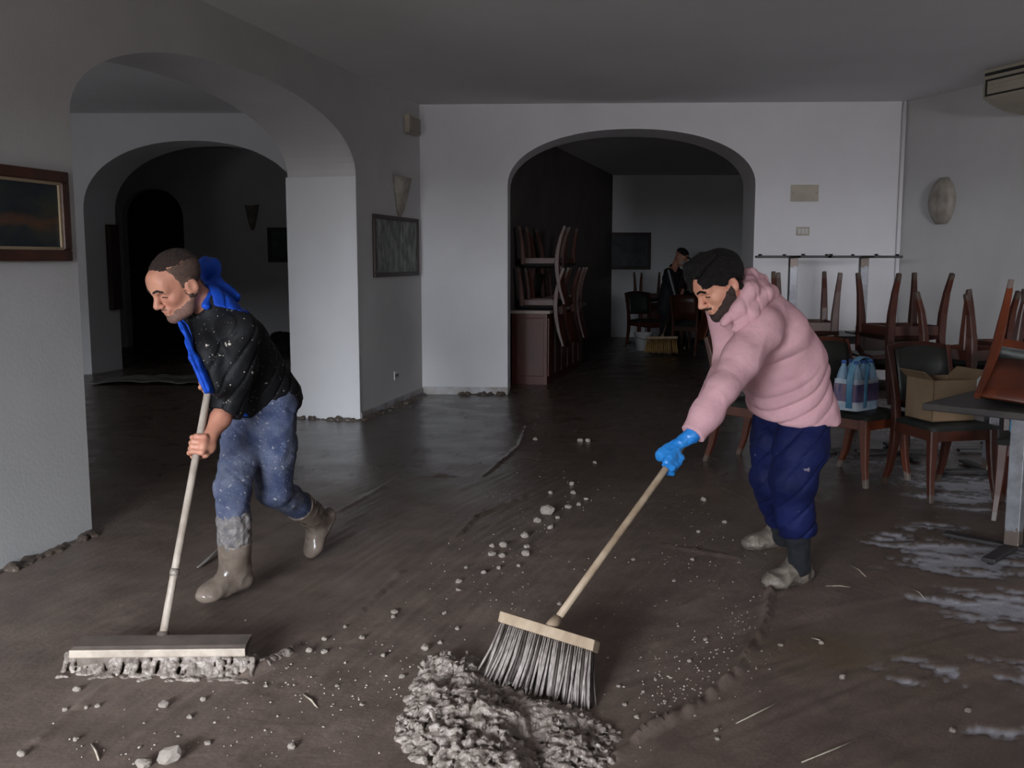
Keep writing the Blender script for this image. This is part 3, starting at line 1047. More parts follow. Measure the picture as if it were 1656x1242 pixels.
M['bank'] = mat('bank', (66, 56, 50), 0.4, (92, 80, 70), 18, bump=.5, bscale=70)
a_, b_ = lw(4.2) - LN * .03, lw(5.13) - LN * .03
mud_bank([a_, b_, lw(5.17) + LN * .3], .05, .035, 1, 'bank of dark mud along the near left wall under the painting')
j0 = lw(8.84) - LN * .0; j1 = lw(8.84) + LN * TH
mud_bank([j0 - LN * .03, j1], .04, .05, 2, 'bank of rubble and mud at the foot of the pillar between the arches')
mud_bank([lw(8.9) - LN * .03, lw(10.55) - LN * .04], .05, .035, 3, 'bank of mud along the left wall below the grey print')
mud_bank([corner + V(.35, -.05), V(a0 - .03, 10.56)], .05, .045, 4, 'bank of mud along the back wall left of its arch')
# ---------------------------------------------------------------- people
def head_field(S, c, R, nose=1.0, jaw=1.0):
    """head round the point between the ears: skull, brow, sockets, lids, nose, lips, chin, jaw, ears"""
    f, l, u = R
    def p(a, b, d): return c + f * a + l * b + u * d
    S.ell(p(-.012, 0, .040), (.100, .077, .086), R, .02)
    S.ell(p(.018, 0, -.005), (.078, .066, .085), R, .03)
    S.ell(p(.030, 0, -.060), (.056, .052, .062), R, .03)
    for s in (-1, 1):
        S.cone(p(-.004, s * .056, -.050), p(.030, s * .044, -.092), .018, .017, .03)
        S.cone(p(.030, s * .044, -.092), p(.072, s * .012, -.110), .017, .017, .03)
        S.ell(p(.060, s * .044, -.026), (.024, .020, .020), R, .025)
        S.cone(p(.080, s * .044, .016), p(.094, s * .010, .014), .011, .012, .018)
    S.ell(p(.079, 0, -.108), (.020, .022, .017), R, .02)
    S.ell(p(.078, 0, .045), (.022, .052, .034), R, .04)
    for s in (-1, 1):
        S.ell(p(.100, s * .033, -.004), (.018, .019, .013), R, .014, 'sub')
        S.ell(p(.076, s * .033, -.005), (.0150, .0165, .0135), R, .004)
        S.cone(p(.0895, s * .021, -.0095), p(.0870, s * .044, -.0085), .0022, .0022, .004)
    S.cone(p(.094, 0, .010), p(.118, 0, -.034), .008 * nose, .0125 * nose, .012)
    S.ell(p(.119, 0, -.037), (.012, .012, .010), R, .008)
    for s in (-1, 1):
        S.ell(p(.107, s * .014, -.042), (.012, .009, .009), R, .006)
        S.ell(p(.112, s * .007, -.050), (.005, .004, .005), R, .003, 'sub')
    S.ell(p(.088, 0, -.064), (.016, .026, .014), R, .015)
    S.cone(p(.096, -.016, -.071), p(.096, .016, -.071), .0062, .0062, .006)
    S.cone(p(.102, -.006, -.068), p(.102, .006, -.068), .0055, .0055, .006)
    S.cone(p(.094, -.013, -.083), p(.094, .013, -.083), .0075, .0075, .006)
    S.cone(p(.104, -.023, -.0765), p(.104, .023, -.0765), .0035, .0035, .004, 'sub')
    for s in (-1, 1):
        e = (unit(f * 1 - l * s * .25), unit(l * s + f * .25), u)
        S.ell(p(-.010, s * .080, -.012), (.026, .010, .034), e, .006)
        S.ell(p(-.006, s * .090, -.008), (.014, .008, .020), e, .004, 'sub')
        S.ell(p(.008, s * .078, -.036), (.009, .007, .010), R, .005)


def grip_hand(S, wrist, c, axis, palm, sgn=1, rh=0.014, rf=0.0088, fat=0.0, thumb_up=1, k=0.006, spread=0.0205):
    """hand closed round a bar: c on the bar, axis along it, palm = direction from the bar to the back of the palm"""
    a = unit(axis); pd = V(*palm); pd = unit(pd - a * pd.dot(a)); q = np.cross(a, pd) * sgn
    R = rh + rf
    def on(o, deg, r): 
        t = math.radians(deg); return c + a * o + (pd * math.cos(t) + q * math.sin(t)) * r
    offs = [(.030, .96), (.030 - spread, 1.06), (.030 - 2 * spread, 1.0), (.030 - 3 * spread, .84)]
    kn = []
    for i, (o, ln) in enumerate(offs):
        o *= thumb_up
        b = on(o, 30, R + .018); kn.append(b)
        e = 1.0 * ln
        pts = [b, on(o, 30 + 60 * e, R + .010), on(o, 30 + 125 * e, R + .004), on(o, 30 + 185 * e, R + .003), on(o, 30 + 225 * e, R + .004)]
        r = rf * (0.92 + .14 * ln) + fat
        S.chain(pts, [r * 1.12, r * 1.06, r, r * .94, r * .82], k)
    heel = on(-.002 * thumb_up, -28, R + .022)
    w = V(*wrist)
    for i in range(4):
        S.cone(w * .25 + heel * .75, kn[i], .0145 + fat, .0118 + fat, .012)
    S.cone(w, heel, .024 + fat, .021 + fat, .015)
    S.cone(heel, (kn[1] + kn[2]) / 2, .019 + fat, .013 + fat, .014)
    o = .028 * thumb_up
    S.chain([heel + a * .006 * thumb_up, on(o * .8, -62, R + .016), on(o * 1.25, -108, R + .007), on(o * 1.35, -150, R + .005)],
            [.0155 + fat, .0125 + fat, .0108 + fat, .0088 + fat], .008)
    return heel


def folds(scale, amp, seed=0.0, direction=None, sharp=2.0):
    """cloth wrinkles for Field.displace: warped ridges running across a direction"""
    def fn(p):
        q = p * scale + seed
        n = noise3(q) + .5 * noise3(q * 2.1 + 5)
        if direction is not None:
            ph = p @ np.asarray(direction, dtype=np.float32) + .10 * noise3(p * 7 + seed)
            n2 = np.abs(np.sin(ph * math.pi))
            return amp * ((1 - n2) ** sharp * (.3 + 1.2 * noise3(p * 6 + seed + 3)) + .35 * (n - .75))
        return amp * (np.abs(n - .75) * 3.0 - .7)
    return fn


M['skin'] = mat('skin', (196, 140, 116), 0.52, (176, 116, 96), 14, bump=0.08, bscale=240)
M['skin_b'] = mat('skin_b', (206, 150, 124), 0.52, (188, 124, 104), 14, bump=0.08, bscale=240)
M['hair_brown'] = mat('hair_brown', (52, 34, 26), 0.6, (38, 26, 22), 40, bump=0.9, bscale=320, stretch=(1, 1, .5))
M['stubble'] = mat('stubble', (128, 94, 82), 0.65, (96, 72, 64), 150, bump=0.3, bscale=500)
M['hair_stubble'] = mat('hair_stubble', (104, 80, 68), 0.7, (76, 57, 49), 60, bump=0.6, bscale=500)
M['hair_black'] = mat('hair_black', (13, 10, 11), 0.55, (22, 17, 16), 40, bump=1.0, bscale=260, stretch=(1, 1, .5), spec=0.25)
M['beard'] = mat('beard', (44, 33, 30), 0.7, (72, 54, 48), 140, bump=0.7, bscale=500)
M['lips'] = mat('lips', (150, 92, 84), 0.45)
M['jacket_black'] = mat('jacket_black', (19, 19, 21), 0.62, (27, 27, 30), 9, bump=0.9, bscale=14,
                        spots=(190, 182, 170), spot_scale=44, spot_thr=0.685, spec=0.2)
M['jacket_blue'] = mat('jacket_blue', (30, 82, 196), 0.5, (24, 66, 170), 8, bump=0.35, bscale=24, spec=0.2)
M['jeans'] = mat('jeans', (60, 69, 98), 0.75, (100, 105, 124), 9, bump=0.9, bscale=20,
                 spots=(160, 158, 160), spot_scale=62, spot_thr=0.66, spec=0.2)
M['jeans_mud'] = mat('jeans_mud', (136, 128, 124), 0.6, (94, 92, 96), 42, bump=0.5, bscale=90)
M['boot'] = mat('boot', (98, 86, 77), 0.24, (128, 114, 104), 9, bump=0.2, bscale=40)
M['boot_sole'] = mat('boot_sole', (70, 60, 54), 0.6)
M['hoodie'] = mat('hoodie', (204, 160, 167), 0.85, (192, 148, 155), 6, bump=0.9, bscale=13, spec=0.2)
M['trousers'] = mat('trousers', (12, 18, 56), 0.7, (19, 28, 76), 6, bump=0.9, bscale=15,
                    spots=(120, 112, 124), spot_scale=15, spot_thr=0.725, spec=0.2)
M['sock'] = mat('sock', (16, 17, 24), 0.9, (24, 25, 32), 30)
M['shoe'] = mat('shoe', (122, 112, 102), 0.5, (92, 84, 76), 14, bump=0.4, bscale=60)
M['glove'] = mat('glove', (28, 116, 196), 0.3, (52, 136, 208), 12, bump=0.2, bscale=50)
M['dark_cloth'] = mat('dark_cloth', (16, 17, 22), 0.8, (24, 25, 30), 10)
M['stripe'] = mat('stripe', (150, 146, 150), 0.7)
M['mask_cloth'] = mat('mask_cloth', (160, 160, 164), 0.8)




# ------------------------------------------------ worker in the black and blue jacket
def person_a():
    base = PZ(372, 972, 0) * V(1, 1, 0)
    face = unit(V(-.75, -.62, 0)); left = V(-face[1], face[0], 0)
    pel = PY(426, 640, 4.27)
    neck = PY(343, 505, 3.98)
    tax = unit(neck - pel)
    hc = PY(287, 458, 3.86)
    HR = frame(V(-.60, -.64, -.48), roll=math.radians(-4))
    shL = PY(388, 540, 3.88); elL = PY(369, 655, 3.93); wrL = PY(340, 706, 3.80)
    shR = neck - left * .165 - tax * .05
    hipL = pel + left * .088 - V(0, 0, .02); hipR = pel - left * .088 - V(0, 0, .02)
    knR = PY(376, 785, 4.06); anR = PY(381, 925, 4.10)
    knL = PY(443, 790, 4.30); anL = PY(513, 838, 4.72)
    # broom handle line
    hb = PY(262, 1036, 3.43); hh = PY(320, 722, 3.77)
    hax = unit(hh - hb)
    htop = hh + hax * .325
    hand2 = hh + hax * .275
    # body
    allp = [hc + V(0, 0, .15), base, anL, elL, hh, shR, neck, knL, htop, pel]
    lo, hi = bounds(allp, .14)
    S = Field(lo, hi, .0042)
    head_field(S, hc, HR, nose=1.1)
    f, l, u = HR
    S.cone(hc - f * .030 - u * .055, neck + tax * .005, .054, .062, .03)
    S.econe(neck - tax * .06, pel + tax * .1, (.11, .065), (.115, .08), left, .03)
    S.econe(pel + tax * .1, pel - V(0, 0, .03), (.13, .09), (.14, .10), left, .03)
    for sh, el, wr in ((shL, elL, wrL),):
        S.chain([sh, el], [.05, .041], .02)
        S.chain([el, el * .55 + wr * .45, wr], [.041, .040, .027], .02)
    elR = (shR + hand2) / 2 + V(.05, .13, -.04)
    wrR = hand2 + unit(elR - hand2) * .075
    S.chain([shR, elR, wrR], [.048, .038, .026], .02)
    grip_hand(S, wrL, hh, hax, unit(wrL - hh) + V(.1, -.3, .2), sgn=-1, thumb_up=-1)
    grip_hand(S, wrR, hand2, hax, unit(wrR - hand2), sgn=1)
    for hp, kn, an in ((hipL, knL, anL), (hipR, knR, anR)):
        S.chain([hp, kn, an], [.07, .05, .035], .03)
    body = S.build('person', M['skin'], None, base, relax=1)
    tag(body, 'person in black and blue jacket pushing a wide mud scraper beside the left arch', 'person', kind='thing')
    body['label'] = 'person in a black and blue jacket and rubber boots bending over a wide scraper'

    # hair, stubble, brows, lips: thin shells that follow the head
    def shell(name, m_, off, regions, subs=(), h=.0034, k=0.0, disp=None):
        T = Field(hc - .16, hc + .16, h); head_field(T, hc, HR, nose=1.1); T.d -= off
        idx, p = T.band(.05)
        q = p - hc
        lf, ll, lu = q @ f, q @ l, q @ u
        m = np.full(len(p), -1.0, dtype=np.float32)
        m = regions(lf, ll, lu)
        T.d[idx] = np.maximum(T.d[idx], m)
        far = np.ones(T.d.shape, dtype=bool); far[idx] = False
        T.d[far] = np.abs(T.d[far])
        if disp: T.displace(disp, .01)
        return T.build(name, m_, body, base, relax=1)
    def R_hair(a, b, c):          # top hair, receding at the temples
        line = .078 + .012 * np.clip(np.abs(b) / .05, 0, 1) - .12 * np.clip(.02 - a, 0, .2)
        return np.maximum(line - c, a - .072 + .30 * np.abs(b)) + .012 * (noise3(np.stack([a, b, c], 1) * 140) - .5)
    shell('hair', M['hair_brown'], .0055, R_hair, disp=lambda p: .004 * (noise3(p * 160) - .5))
    def R_side(a, b, c):
        back = np.maximum(a - .028 + .25 * np.clip(-c, 0, .2) - .25 * np.clip(c - .03, 0, .2), -.055 - c)
        ear = .030 - np.sqrt((a + .010) ** 2 + (c + .012) ** 2)
        return np.maximum(np.maximum(back, np.where(np.abs(b) > .05, ear, -1)), c - .088) + .012 * (noise3(np.stack([a, b, c], 1) * 140) - .5)
    shell('side_hair', M['hair_stubble'], .0025, R_side)
    def R_beard(a, b, c):
        jaw = c + .058 + .35 * np.clip(a - .03, -.05, .1) + .012 * (noise3(np.stack([a, b, c], 1) * 140) - .5)
        lo_ = np.minimum(jaw, np.maximum(np.abs(c + .060) - .004, np.maximum(.088 - a, np.abs(b) - .022)))
        mouth = .011 - np.sqrt((c + .077) ** 2 + (np.clip(np.abs(b) - .016, 0, 1)) ** 2)
        mouth = np.where(a > .07, mouth, -1)
        return np.maximum(np.maximum(lo_, mouth), np.maximum(-.005 - a, -.125 - c))
    shell('beard', M['stubble'], .0012, R_beard)
    def face_hair(m_):
        for s in (-1, 1):
            def R_brow(a, b, c):
                b = b * s
                mid = .0215 + .006 * np.clip((b - .012) / .02, 0, 1) - .010 * np.clip((b - .036) / .02, 0, 1)
                return np.maximum(np.maximum(np.abs(c - mid) - .0048, np.maximum(.011 - b, b - .055)), .05 - a)
            shell('eyebrow', M[m_], .0032, R_brow, h=.0026)
            def R_lash(a, b, c):
                b = b * s
                return np.maximum(np.maximum(np.abs(c + .0105 - .003 * np.cos((b - .033) * 90)) - .0026, np.maximum(.018 - b, b - .049)), .05 - a)
            shell('eyelash', M[m_], .0016, R_lash, h=.0026)
    face_hair('hair_brown')

    # jacket
    pts = [pel, neck, shL, shR, elL, elR, hand2]
    lo, hi = bounds(pts, .26)
    J = Field(lo, hi, .0055)
    hem = pel + V(.005, .0, -.005) - tax * .03
    mid = pel + tax * .22 - face * .0
    chest = neck - tax * .16
    J.econe(hem, mid, (.175, .150), (.170, .140), left, .03)
    J.econe(mid, chest, (.170, .140), (.178, .135), left, .04)
    J.econe(chest, neck - tax * .02, (.178, .130), (.105, .085), left, .04)
    J.econe(neck - tax * .05, neck + tax * .045, (.088, .085), (.072, .078), left, .03)
    J.cone(neck - tax * .05 + left * .05, shL, .07, .076, .05)
    J.cone(neck - tax * .05 - left * .05, shR, .07, .070, .05)
    J.chain([shL, shL * .5 + elL * .5 + V(.004, 0, 0), elL + unit(elL - shL) * .005], [.078, .080, .066], .03)
    cuff = elL + unit(wrL - elL) * .045
    J.chain([neck - tax * .03 + face * .06, PY(338, 570, 3.84), PY(352, 625, 3.83)], [.05, .05, .040], .03)
    J.cone(elL, cuff, .066, .060, .03)
    J.chain([shR, elR, wrR], [.074, .062, .045], .03)
    J.cut(hem - tax * .015 - V(0, 0, .0), -(tax * .55 + V(0, 0, .62) - face * .1), .012)
    cf = unit(unit(wrL - elL) * .7 + unit(elL - shL) * .6)
    # forearm opening
    idx, p = J.band(.05)
    dist = np.linalg.norm(p - cuff, axis=1)
    dd = (p - cuff) @ cf
    J.d[idx] = np.where(dist < .13, np.maximum(J.d[idx], dd), J.d[idx])
    # neck hole
    J.cone(neck + tax * .02, hc - f * .035 - u * .07, .060, .060, .01, 'sub')
    J.displace(folds(7, .005, 3.1), .03)
    J.displace(folds(6, .009, 1.7, direction=tax * 9 + face * 9, sharp=4), .03)
    Jc = J.copy()
    jk = J.build('jacket', M['jacket_black'], body, base, relax=1)

    def trim(name, region, off=.004):
        T = Jc.copy(); T.d -= off
        idx, p = T.band(.05)
        T.d[idx] = np.maximum(T.d[idx], region(p))
        far = np.ones(T.d.shape, dtype=bool); far[idx] = False
        T.d[far] = np.abs(T.d[far])
        return T.build(name, M['jacket_blue'], jk, base)
    zy = PY(380, 498, 3.98)[2]
    def R_yoke(p):
        q = p - neck
        return np.maximum(zy - p[:, 2] + .25 * np.clip(q @ face + .02, -.1, .1), (q @ face) - .03)
    trim('yoke', R_yoke)
    fperp = unit(face - tax * face.dot(tax))
    def R_front(p):
        q = p - (pel + tax * .2)
        arm = .085 - np.linalg.norm(np.cross(p - shL, unit(elL - shL)), axis=1)
        return np.maximum(np.maximum(np.maximum(np.maximum(.098 - q @ fperp, (q @ tax) - .40), (q @ left) - .04), -.16 - q @ tax), arm)
    trim('front_panel', R_front, .005)
    E = Field(*bounds([PY(292, 530, 3.84), PY(340, 640, 3.76)], .10), .005)     # open jacket front hanging down
    E.econe(PY(293, 524, 3.85), PY(318, 580, 3.79), (.009, .030), (.012, .045), V(1, 0, .3), .02)
    E.econe(PY(318, 580, 3.79), PY(338, 632, 3.77), (.015, .045), (.013, .035), V(1, 0, .3), .02)
    E.displace(folds(12, .006, 1.0), .03); E.displace(folds(8, .006, 3.0, direction=V(14, 6, 5), sharp=3), .03)
    E.build('jacket_front', M['jacket_blue'], jk, base)
    # bunched hood
    H = Field(neck - .3, neck + .3, .0055)
    hb0 = PY(338, 434, 4.10)
    H.ell(hb0, (.056, .058, .050), (unit(V(1, 0, .2)), V(0, 1, 0), unit(V(-.2, 0, 1))), .02)
    H.chain([hb0 - V(-.01, .0, .045), PY(352, 464, 4.10), PY(380, 480, 4.08)], [.034, .034, .022], .02)
    H.chain([PY(340, 470, 4.02), PY(338, 482, 3.92), PY(333, 496, 3.87)], [.030, .024, .014], .02)
    H.displace(folds(10, .006, 8.0), .03)
    H.displace(folds(8, .006, 2.0, direction=V(12, 4, -12), sharp=2), .03)
    H.build('hood', M['jacket_blue'], jk, base)

    # jeans
    lo, hi = bounds([hipL, hipR, knL, knR, anL, anR], .16)
    T = Field(lo, hi, .0055)
    T.econe(pel + tax * .06, pel - V(0, 0, .05), (.150, .115), (.160, .125), left, .03)
    b1 = knR * .45 + anR * .55; b2 = knL * .42 + anL * .58
    T.chain([hipR, hipR * .5 + knR * .5, knR, knR * .6 + anR * .4], [.098, .090, .072, .066], .03)
    T.chain([hipL, hipL * .5 + knL * .5, knL, b2], [.104, .096, .076, .064], .03)
    T.displace(folds(9, .006, 6.0), .03)
    T.displace(folds(6, .008, 4.0, direction=V(9, 3, 11), sharp=5), .03)
    T.build('jeans', M['jeans'], body, base)
    # mud-caked jeans leg above the front boot
    lo, hi = bounds([knR, anR], .12)
    T = Field(lo, hi, .005)
    T.chain([knR * .62 + anR * .38, knR * .36 + anR * .64], [.071, .066], .01)
    T.displace(folds(24, .010, 2.0), .03)
    T.build('muddy_trouser_leg', M['jeans_mud'], body, base)

    def boot(kn, an, toe_dir, top, flat, heel_up=0.0):
        """rubber boot: shaft from 'top' along the shin to the ankle, foot along toe_dir"""
        td = unit(toe_dir)
        sole_n = unit(np.cross(np.cross(td, V(0, 0, 1) if abs(td[2]) < .9 else V(1, 0, 0)), td))
        side = unit(np.cross(sole_n, td))
        heel = an - sole_n * .055 - td * .035
        toe = an - sole_n * .062 + td * .165
        lo, hi = bounds([top, an, heel, toe], .12)
        B = Field(lo, hi, .0048)
        B.chain([top, top * .4 + an * .6, an + unit(top - an) * .03], [.070, .062, .052], .02)
        B.cone(an + unit(top - an) * .03, heel + sole_n * .015, .052, .038, .03)
        B.econe(heel + sole_n * .010, toe - td * .05, (.036, .034), (.046, .034), side, .03)
        B.econe(an + td * .02, toe - td * .04, (.044, .046), (.042, .028), side, .04)
        B.ell(toe - td * .035, (.055, .046, .034), (td, side, sole_n), .02)
        axb = unit(top - an)
        B.cut(top, axb, .006)
        B.cone(top + axb * .01, top - axb * .05, .058, .056, .004, 'sub')
        B.cut(an - sole_n * .088, -sole_n, .006)
        B.displace(folds(12, .006, 4.0), .03)
        o = B.build('boot', M['boot'], body, base)
        # sole rim
        Q = Field(lo, hi, .005)
        Q.econe(heel - sole_n * .012, toe - td * .045 - sole_n * .006, (.041, .018), (.050, .018), side, .01)
        Q.ell(toe - td * .036 - sole_n * .006, (.058, .050, .018), (td, side, sole_n), .01)
        Q.cut(an - sole_n * .092, -sole_n, .003)
        Q.build('sole', M['boot_sole'], o, base)
        return o
    boot(knR, anR, V(-.72, -.69, -.04), knR * .30 + anR * .70 + V(0, 0, .02), True)
    boot(knL, anL, unit(V(-.42, -.42, -.80)), knL * .45 + anL * .55, False)
    return dict(hb=hb, htop=htop, hax=hax, body=body)


# ------------------------------------------------ worker in the pink hoodie
def person_b():
    base = PZ(1272, 935, 0) * V(1, 1, 0)
    face = unit(V(-.82, -.50, 0)); left = V(-face[1], face[0], 0)
    pel = PY(1284, 655, 4.42)
    neck = PY(1208, 482, 4.20)
    tax = unit(neck - pel)
    hc = PY(1164, 458, 4.06)
    HR = frame(V(-.84, -.24, -.56), roll=math.radians(0))
    shL = PY(1230, 532, 4.05); elL = PY(1168, 632, 3.84); wrL = PY(1119, 704, 3.76)
    shR = neck - left * .165 - tax * .06
    hipL = pel + left * .09 - V(0, 0, .02); hipR = pel - left * .09 - V(0, 0, .02)
    knL = PY(1283, 778, 4.24); anL = PY(1294, 910, 4.30)
    knR = PY(1248, 775, 4.52); anR = PY(1266, 862, 4.82)
    blk = PZ(886, 1022, .185)
    hh = PY(1084, 748, 3.74)
    hax = unit(hh - blk)
    htop = hh + hax * .33
    hand2 = hh + hax * .24
    lo, hi = bounds([hc + V(0, 0, .15), base, anL, anR, hh, shR, neck, htop, pel + V(.05, 0, 0)], .14)
    S = Field(lo, hi, .0042)
    head_field(S, hc, HR, nose=1.08)
    f, l, u = HR
    S.cone(hc - f * .030 - u * .055, neck, .054, .06, .03)
    S.econe(neck - tax * .06, pel + tax * .1, (.11, .065), (.115, .08), left, .03)
    S.econe(pel + tax * .1, pel - V(0, 0, .03), (.13, .09), (.14, .10), left, .03)
    S.chain([shL, elL], [.05, .041], .02)
    S.chain([elL, elL * .5 + wrL * .5, wrL], [.041, .038, .027], .02)
    elR = (shR + hand2) / 2 + V(.10, .16, -.02)
    wrR = hand2 + unit(elR - hand2) * .07
    S.chain([shR, elR, wrR], [.048, .038, .026], .02)
    pd = unit(wrL - hh) * .6 + V(-.45, -.10, .55)
    grip_hand(S, wrL, hh, hax, pd, sgn=1, thumb_up=1)
    grip_hand(S, wrR, hand2, hax, unit(wrR - hand2), sgn=1)
    for hp, kn, an in ((hipL, knL, anL), (hipR, knR, anR)):
        S.chain([hp, kn, an], [.07, .05, .036], .03)
    body = S.build('person', M['skin_b'], None, base, relax=1)
    tag(body, 'person in a pink hoodie and blue gloves bending to push a bristle broom', 'person', kind='thing')

    def shell(name, m_, off, regions, h=.0034, disp=None):
        T = Field(hc - .17, hc + .17, h); head_field(T, hc, HR, nose=1.08); T.d -= off
        idx, p = T.band(.05)
        q = p - hc
        T.d[idx] = np.maximum(T.d[idx], regions(q @ f, q @ l, q @ u))
        far = np.ones(T.d.shape, dtype=bool); far[idx] = False
        T.d[far] = np.abs(T.d[far])
        if disp: T.displace(disp, .014)
        return T.build(name, m_, body, base, relax=1)
    def R_hair(a, b, c):
        line = .060 - .85 * np.clip(.058 - a, 0, .2) + .03 * np.sin(b * 60)
        ear = .031 - np.sqrt((a + .012) ** 2 + (c + .012) ** 2)
        return np.maximum(np.maximum(line - c, np.where(np.abs(b) > .05, ear, -1)), -.075 - c)
    shell('hair', M['hair_black'], .012, R_hair, disp=lambda p: .005 * (noise3(p * 90) - .5) + .005 * (noise3(p * 190) - .5))
    T = Field(hc - .17, hc + .19, .004)           # thick fringe
    for s in range(-5, 6):
        b = s * .011
        T.chain([hc - f * .01 + l * b + u * .126, hc + f * .065 + l * b * 1.1 + u * .118, hc + f * (.104 - abs(b) * .3) + l * b * 1.15 + u * (.088 + .005 * (s % 3))],
                [.015, .017, .008], .010)
    T.displace(lambda p: .006 * (noise3(p * 150) - .5), .014)
    T.build('fringe', M['hair_black'], body, base)
    def R_beard(a, b, c):
        jaw = c + .018 + .85 * np.clip(a - .010, -.02, .075) + .012 * (noise3(np.stack([a, b, c], 1) * 130) - .5)
        lo_ = np.minimum(jaw, np.maximum(np.abs(c + .059) - .005, np.maximum(.088 - a, np.abs(b) - .026)))
        mouth = .010 - np.sqrt((c + .077) ** 2 + (np.clip(np.abs(b) - .016, 0, 1)) ** 2)
        mouth = np.where(a > .07, mouth, -1)
        return np.maximum(np.maximum(lo_, mouth), np.maximum(-.004 - a, -.13 - c))
    shell('beard', M['beard'], .0035, R_beard, disp=lambda p: .0025 * (noise3(p * 220) - .5))
    def face_hair(m_):
        for s in (-1, 1):
            def R_brow(a, b, c):
                b = b * s
                mid = .0215 + .006 * np.clip((b - .012) / .02, 0, 1) - .010 * np.clip((b - .036) / .02, 0, 1)
                return np.maximum(np.maximum(np.abs(c - mid) - .0048, np.maximum(.011 - b, b - .055)), .05 - a)
            shell('eyebrow', M[m_], .0032, R_brow, h=.0026)
            def R_lash(a, b, c):
                b = b * s
                return np.maximum(np.maximum(np.abs(c + .0105 - .003 * np.cos((b - .033) * 90)) - .0026, np.maximum(.018 - b, b - .049)), .05 - a)
            shell('eyelash', M[m_], .0016, R_lash, h=.0026)
    face_hair('hair_black')

    # hoodie
    lo, hi = bounds([pel, neck, shL, shR, elL, wrL, wrR, pel - face * .1], .25)
    J = Field(lo, hi, .0055)
    hem = pel - face * .0 - tax * .005 + V(0.0, 0, .0)
    mid = pel + tax * .24 - face * .035
    chest = neck - tax * .18 - face * .02
    J.econe(hem - face * .028 - V(0, 0, .13), mid, (.214, .188), (.192, .172), left, .03)
    J.econe(mid, chest, (.190, .172), (.190, .150), left, .05)
    J.econe(chest, neck - tax * .03, (.190, .145), (.110, .09), left, .05)
    J.cone(neck - tax * .05 + left * .05, shL, .08, .086, .06)
    J.cone(neck - tax * .05 - left * .05, shR, .08, .080, .06)
    J.cone(neck - tax * .06, neck + tax * .03 + f * .02, .085, .072, .03)
    J.chain([shL, shL * .5 + elL * .5, elL], [.086, .071, .061], .05)
    cuff = elL + (wrL - elL) * .97
    J.chain([elL, elL * .45 + cuff * .55, cuff], [.061, .057, .047], .03)
    J.chain([shR, elR, wrR], [.075, .06, .045], .03)
    # ribbed waistband, slightly gathered
    J.cut(PY(1287, 672, 4.42), V(-.04, .14, -1), .02)
    idx, p = J.band(.05)
    ax = unit(wrL - elL)
    J.d[idx] = np.where(np.linalg.norm(p - cuff, axis=1) < .12, np.maximum(J.d[idx], (p - cuff) @ ax), J.d[idx])
    J.cone(neck + tax * .02, hc - f * .035 - u * .06, .058, .056, .01, 'sub')
    J.displace(folds(6, .006, 3.7), .03)
    def waist(p):
        t = (p - hem) @ tax
        w = np.exp(-((t - .10) / .10) ** 2)
        ph = t * 30 + 2.2 * noise3(p * 5 + 2) + (p - hem) @ face * 4.0
        return .013 * w * (1 - np.abs(np.sin(ph * math.pi * .5))) ** 1.5
    J.displace(waist, .03)
    def sleeve(p):
        t = (p - elL) @ unit(elL - shL)
        near = np.exp(-(np.linalg.norm(p - elL, axis=1) / .13) ** 2)
        ph = t * 26 + 2.0 * noise3(p * 6)
        return .003 * near * (1 - np.abs(np.sin(ph * math.pi * .5))) ** 1.5
    J.displace(sleeve, .03)
    def armpit(p):
        q = p - (shL - tax * .13)
        near = np.exp(-(np.linalg.norm(q, axis=1) / .16) ** 2)
        ph = (q @ unit(V(-.5, .2, 1))) * 20 + 1.6 * noise3(p * 4)
        return .012 * near * (1 - np.abs(np.sin(ph * math.pi * .5))) ** 2
    J.displace(armpit, .03)
    jk = J.build('hoodie', M['hoodie'], body, base, relax=1)
    # hood lying in folds on the shoulders
    H = Field(neck - .32, neck + .32, .0055)
    c0 = neck + tax * .03
    back = -unit(face - tax * face.dot(tax))
    hp = [PY(1172, 522, 4.00), PY(1196, 500, 3.99), PY(1212, 470, 4.02), PY(1212, 448, 4.14), PY(1196, 446, 4.26), PY(1168, 480, 4.30)]
    H.chain(hp, [.020, .030, .034, .036, .034, .02], .02)
    hp2 = [PY(1188, 532, 4.00), PY(1216, 508, 3.99), PY(1236, 476, 4.06), PY(1228, 456, 4.16), PY(1206, 452, 4.28)]
    H.chain(hp2, [.020, .030, .036, .034, .03], .012)
    H.chain([PY(1222, 470, 4.10), PY(1246, 474, 4.14), PY(1240, 500, 4.12)], [.045, .028, .03], .02)
    H.displace(folds(9, .005, 5.0), .03)
    H.displace(folds(8, .006, 6.0, direction=V(16, 4, 4), sharp=3), .03)
    H.build('hood', M['hoodie'], jk, base)

    # gloves
    G = Field(hh - .16, hh + .16, .0036)
    grip_hand(G, wrL, hh, hax, pd, sgn=1, thumb_up=1, fat=.0028)
    G.cone(wrL, wrL + (elL - wrL) * .12, .031, .033, .012)
    G.displace(folds(40, .003, 3.0), .02)
    G.build('glove', M['glove'], body, base)
    G = Field(hand2 - .16, hand2 + .16, .004)
    grip_hand(G, wrR, hand2, hax, unit(wrR - hand2), sgn=1, fat=.0028)
    G.build('glove', M['glove'], body, base)

    # trousers
    lo, hi = bounds([hipL, hipR, knL, knR, anL, anR, pel + tax * .1], .17)
    T = Field(lo, hi, .0055)
    T.econe(pel + tax * .04, pel - V(0, 0, .06), (.145, .120), (.162, .135), left, .03)
    T.ell(pel - face * .035 - V(0, 0, .08), (.115, .14, .10), (face, left, V(0, 0, 1)), .04)
    T.chain([hipL, hipL * .5 + knL * .5, knL, knL * .35 + anL * .65], [.098, .116, .098, .080], .03)
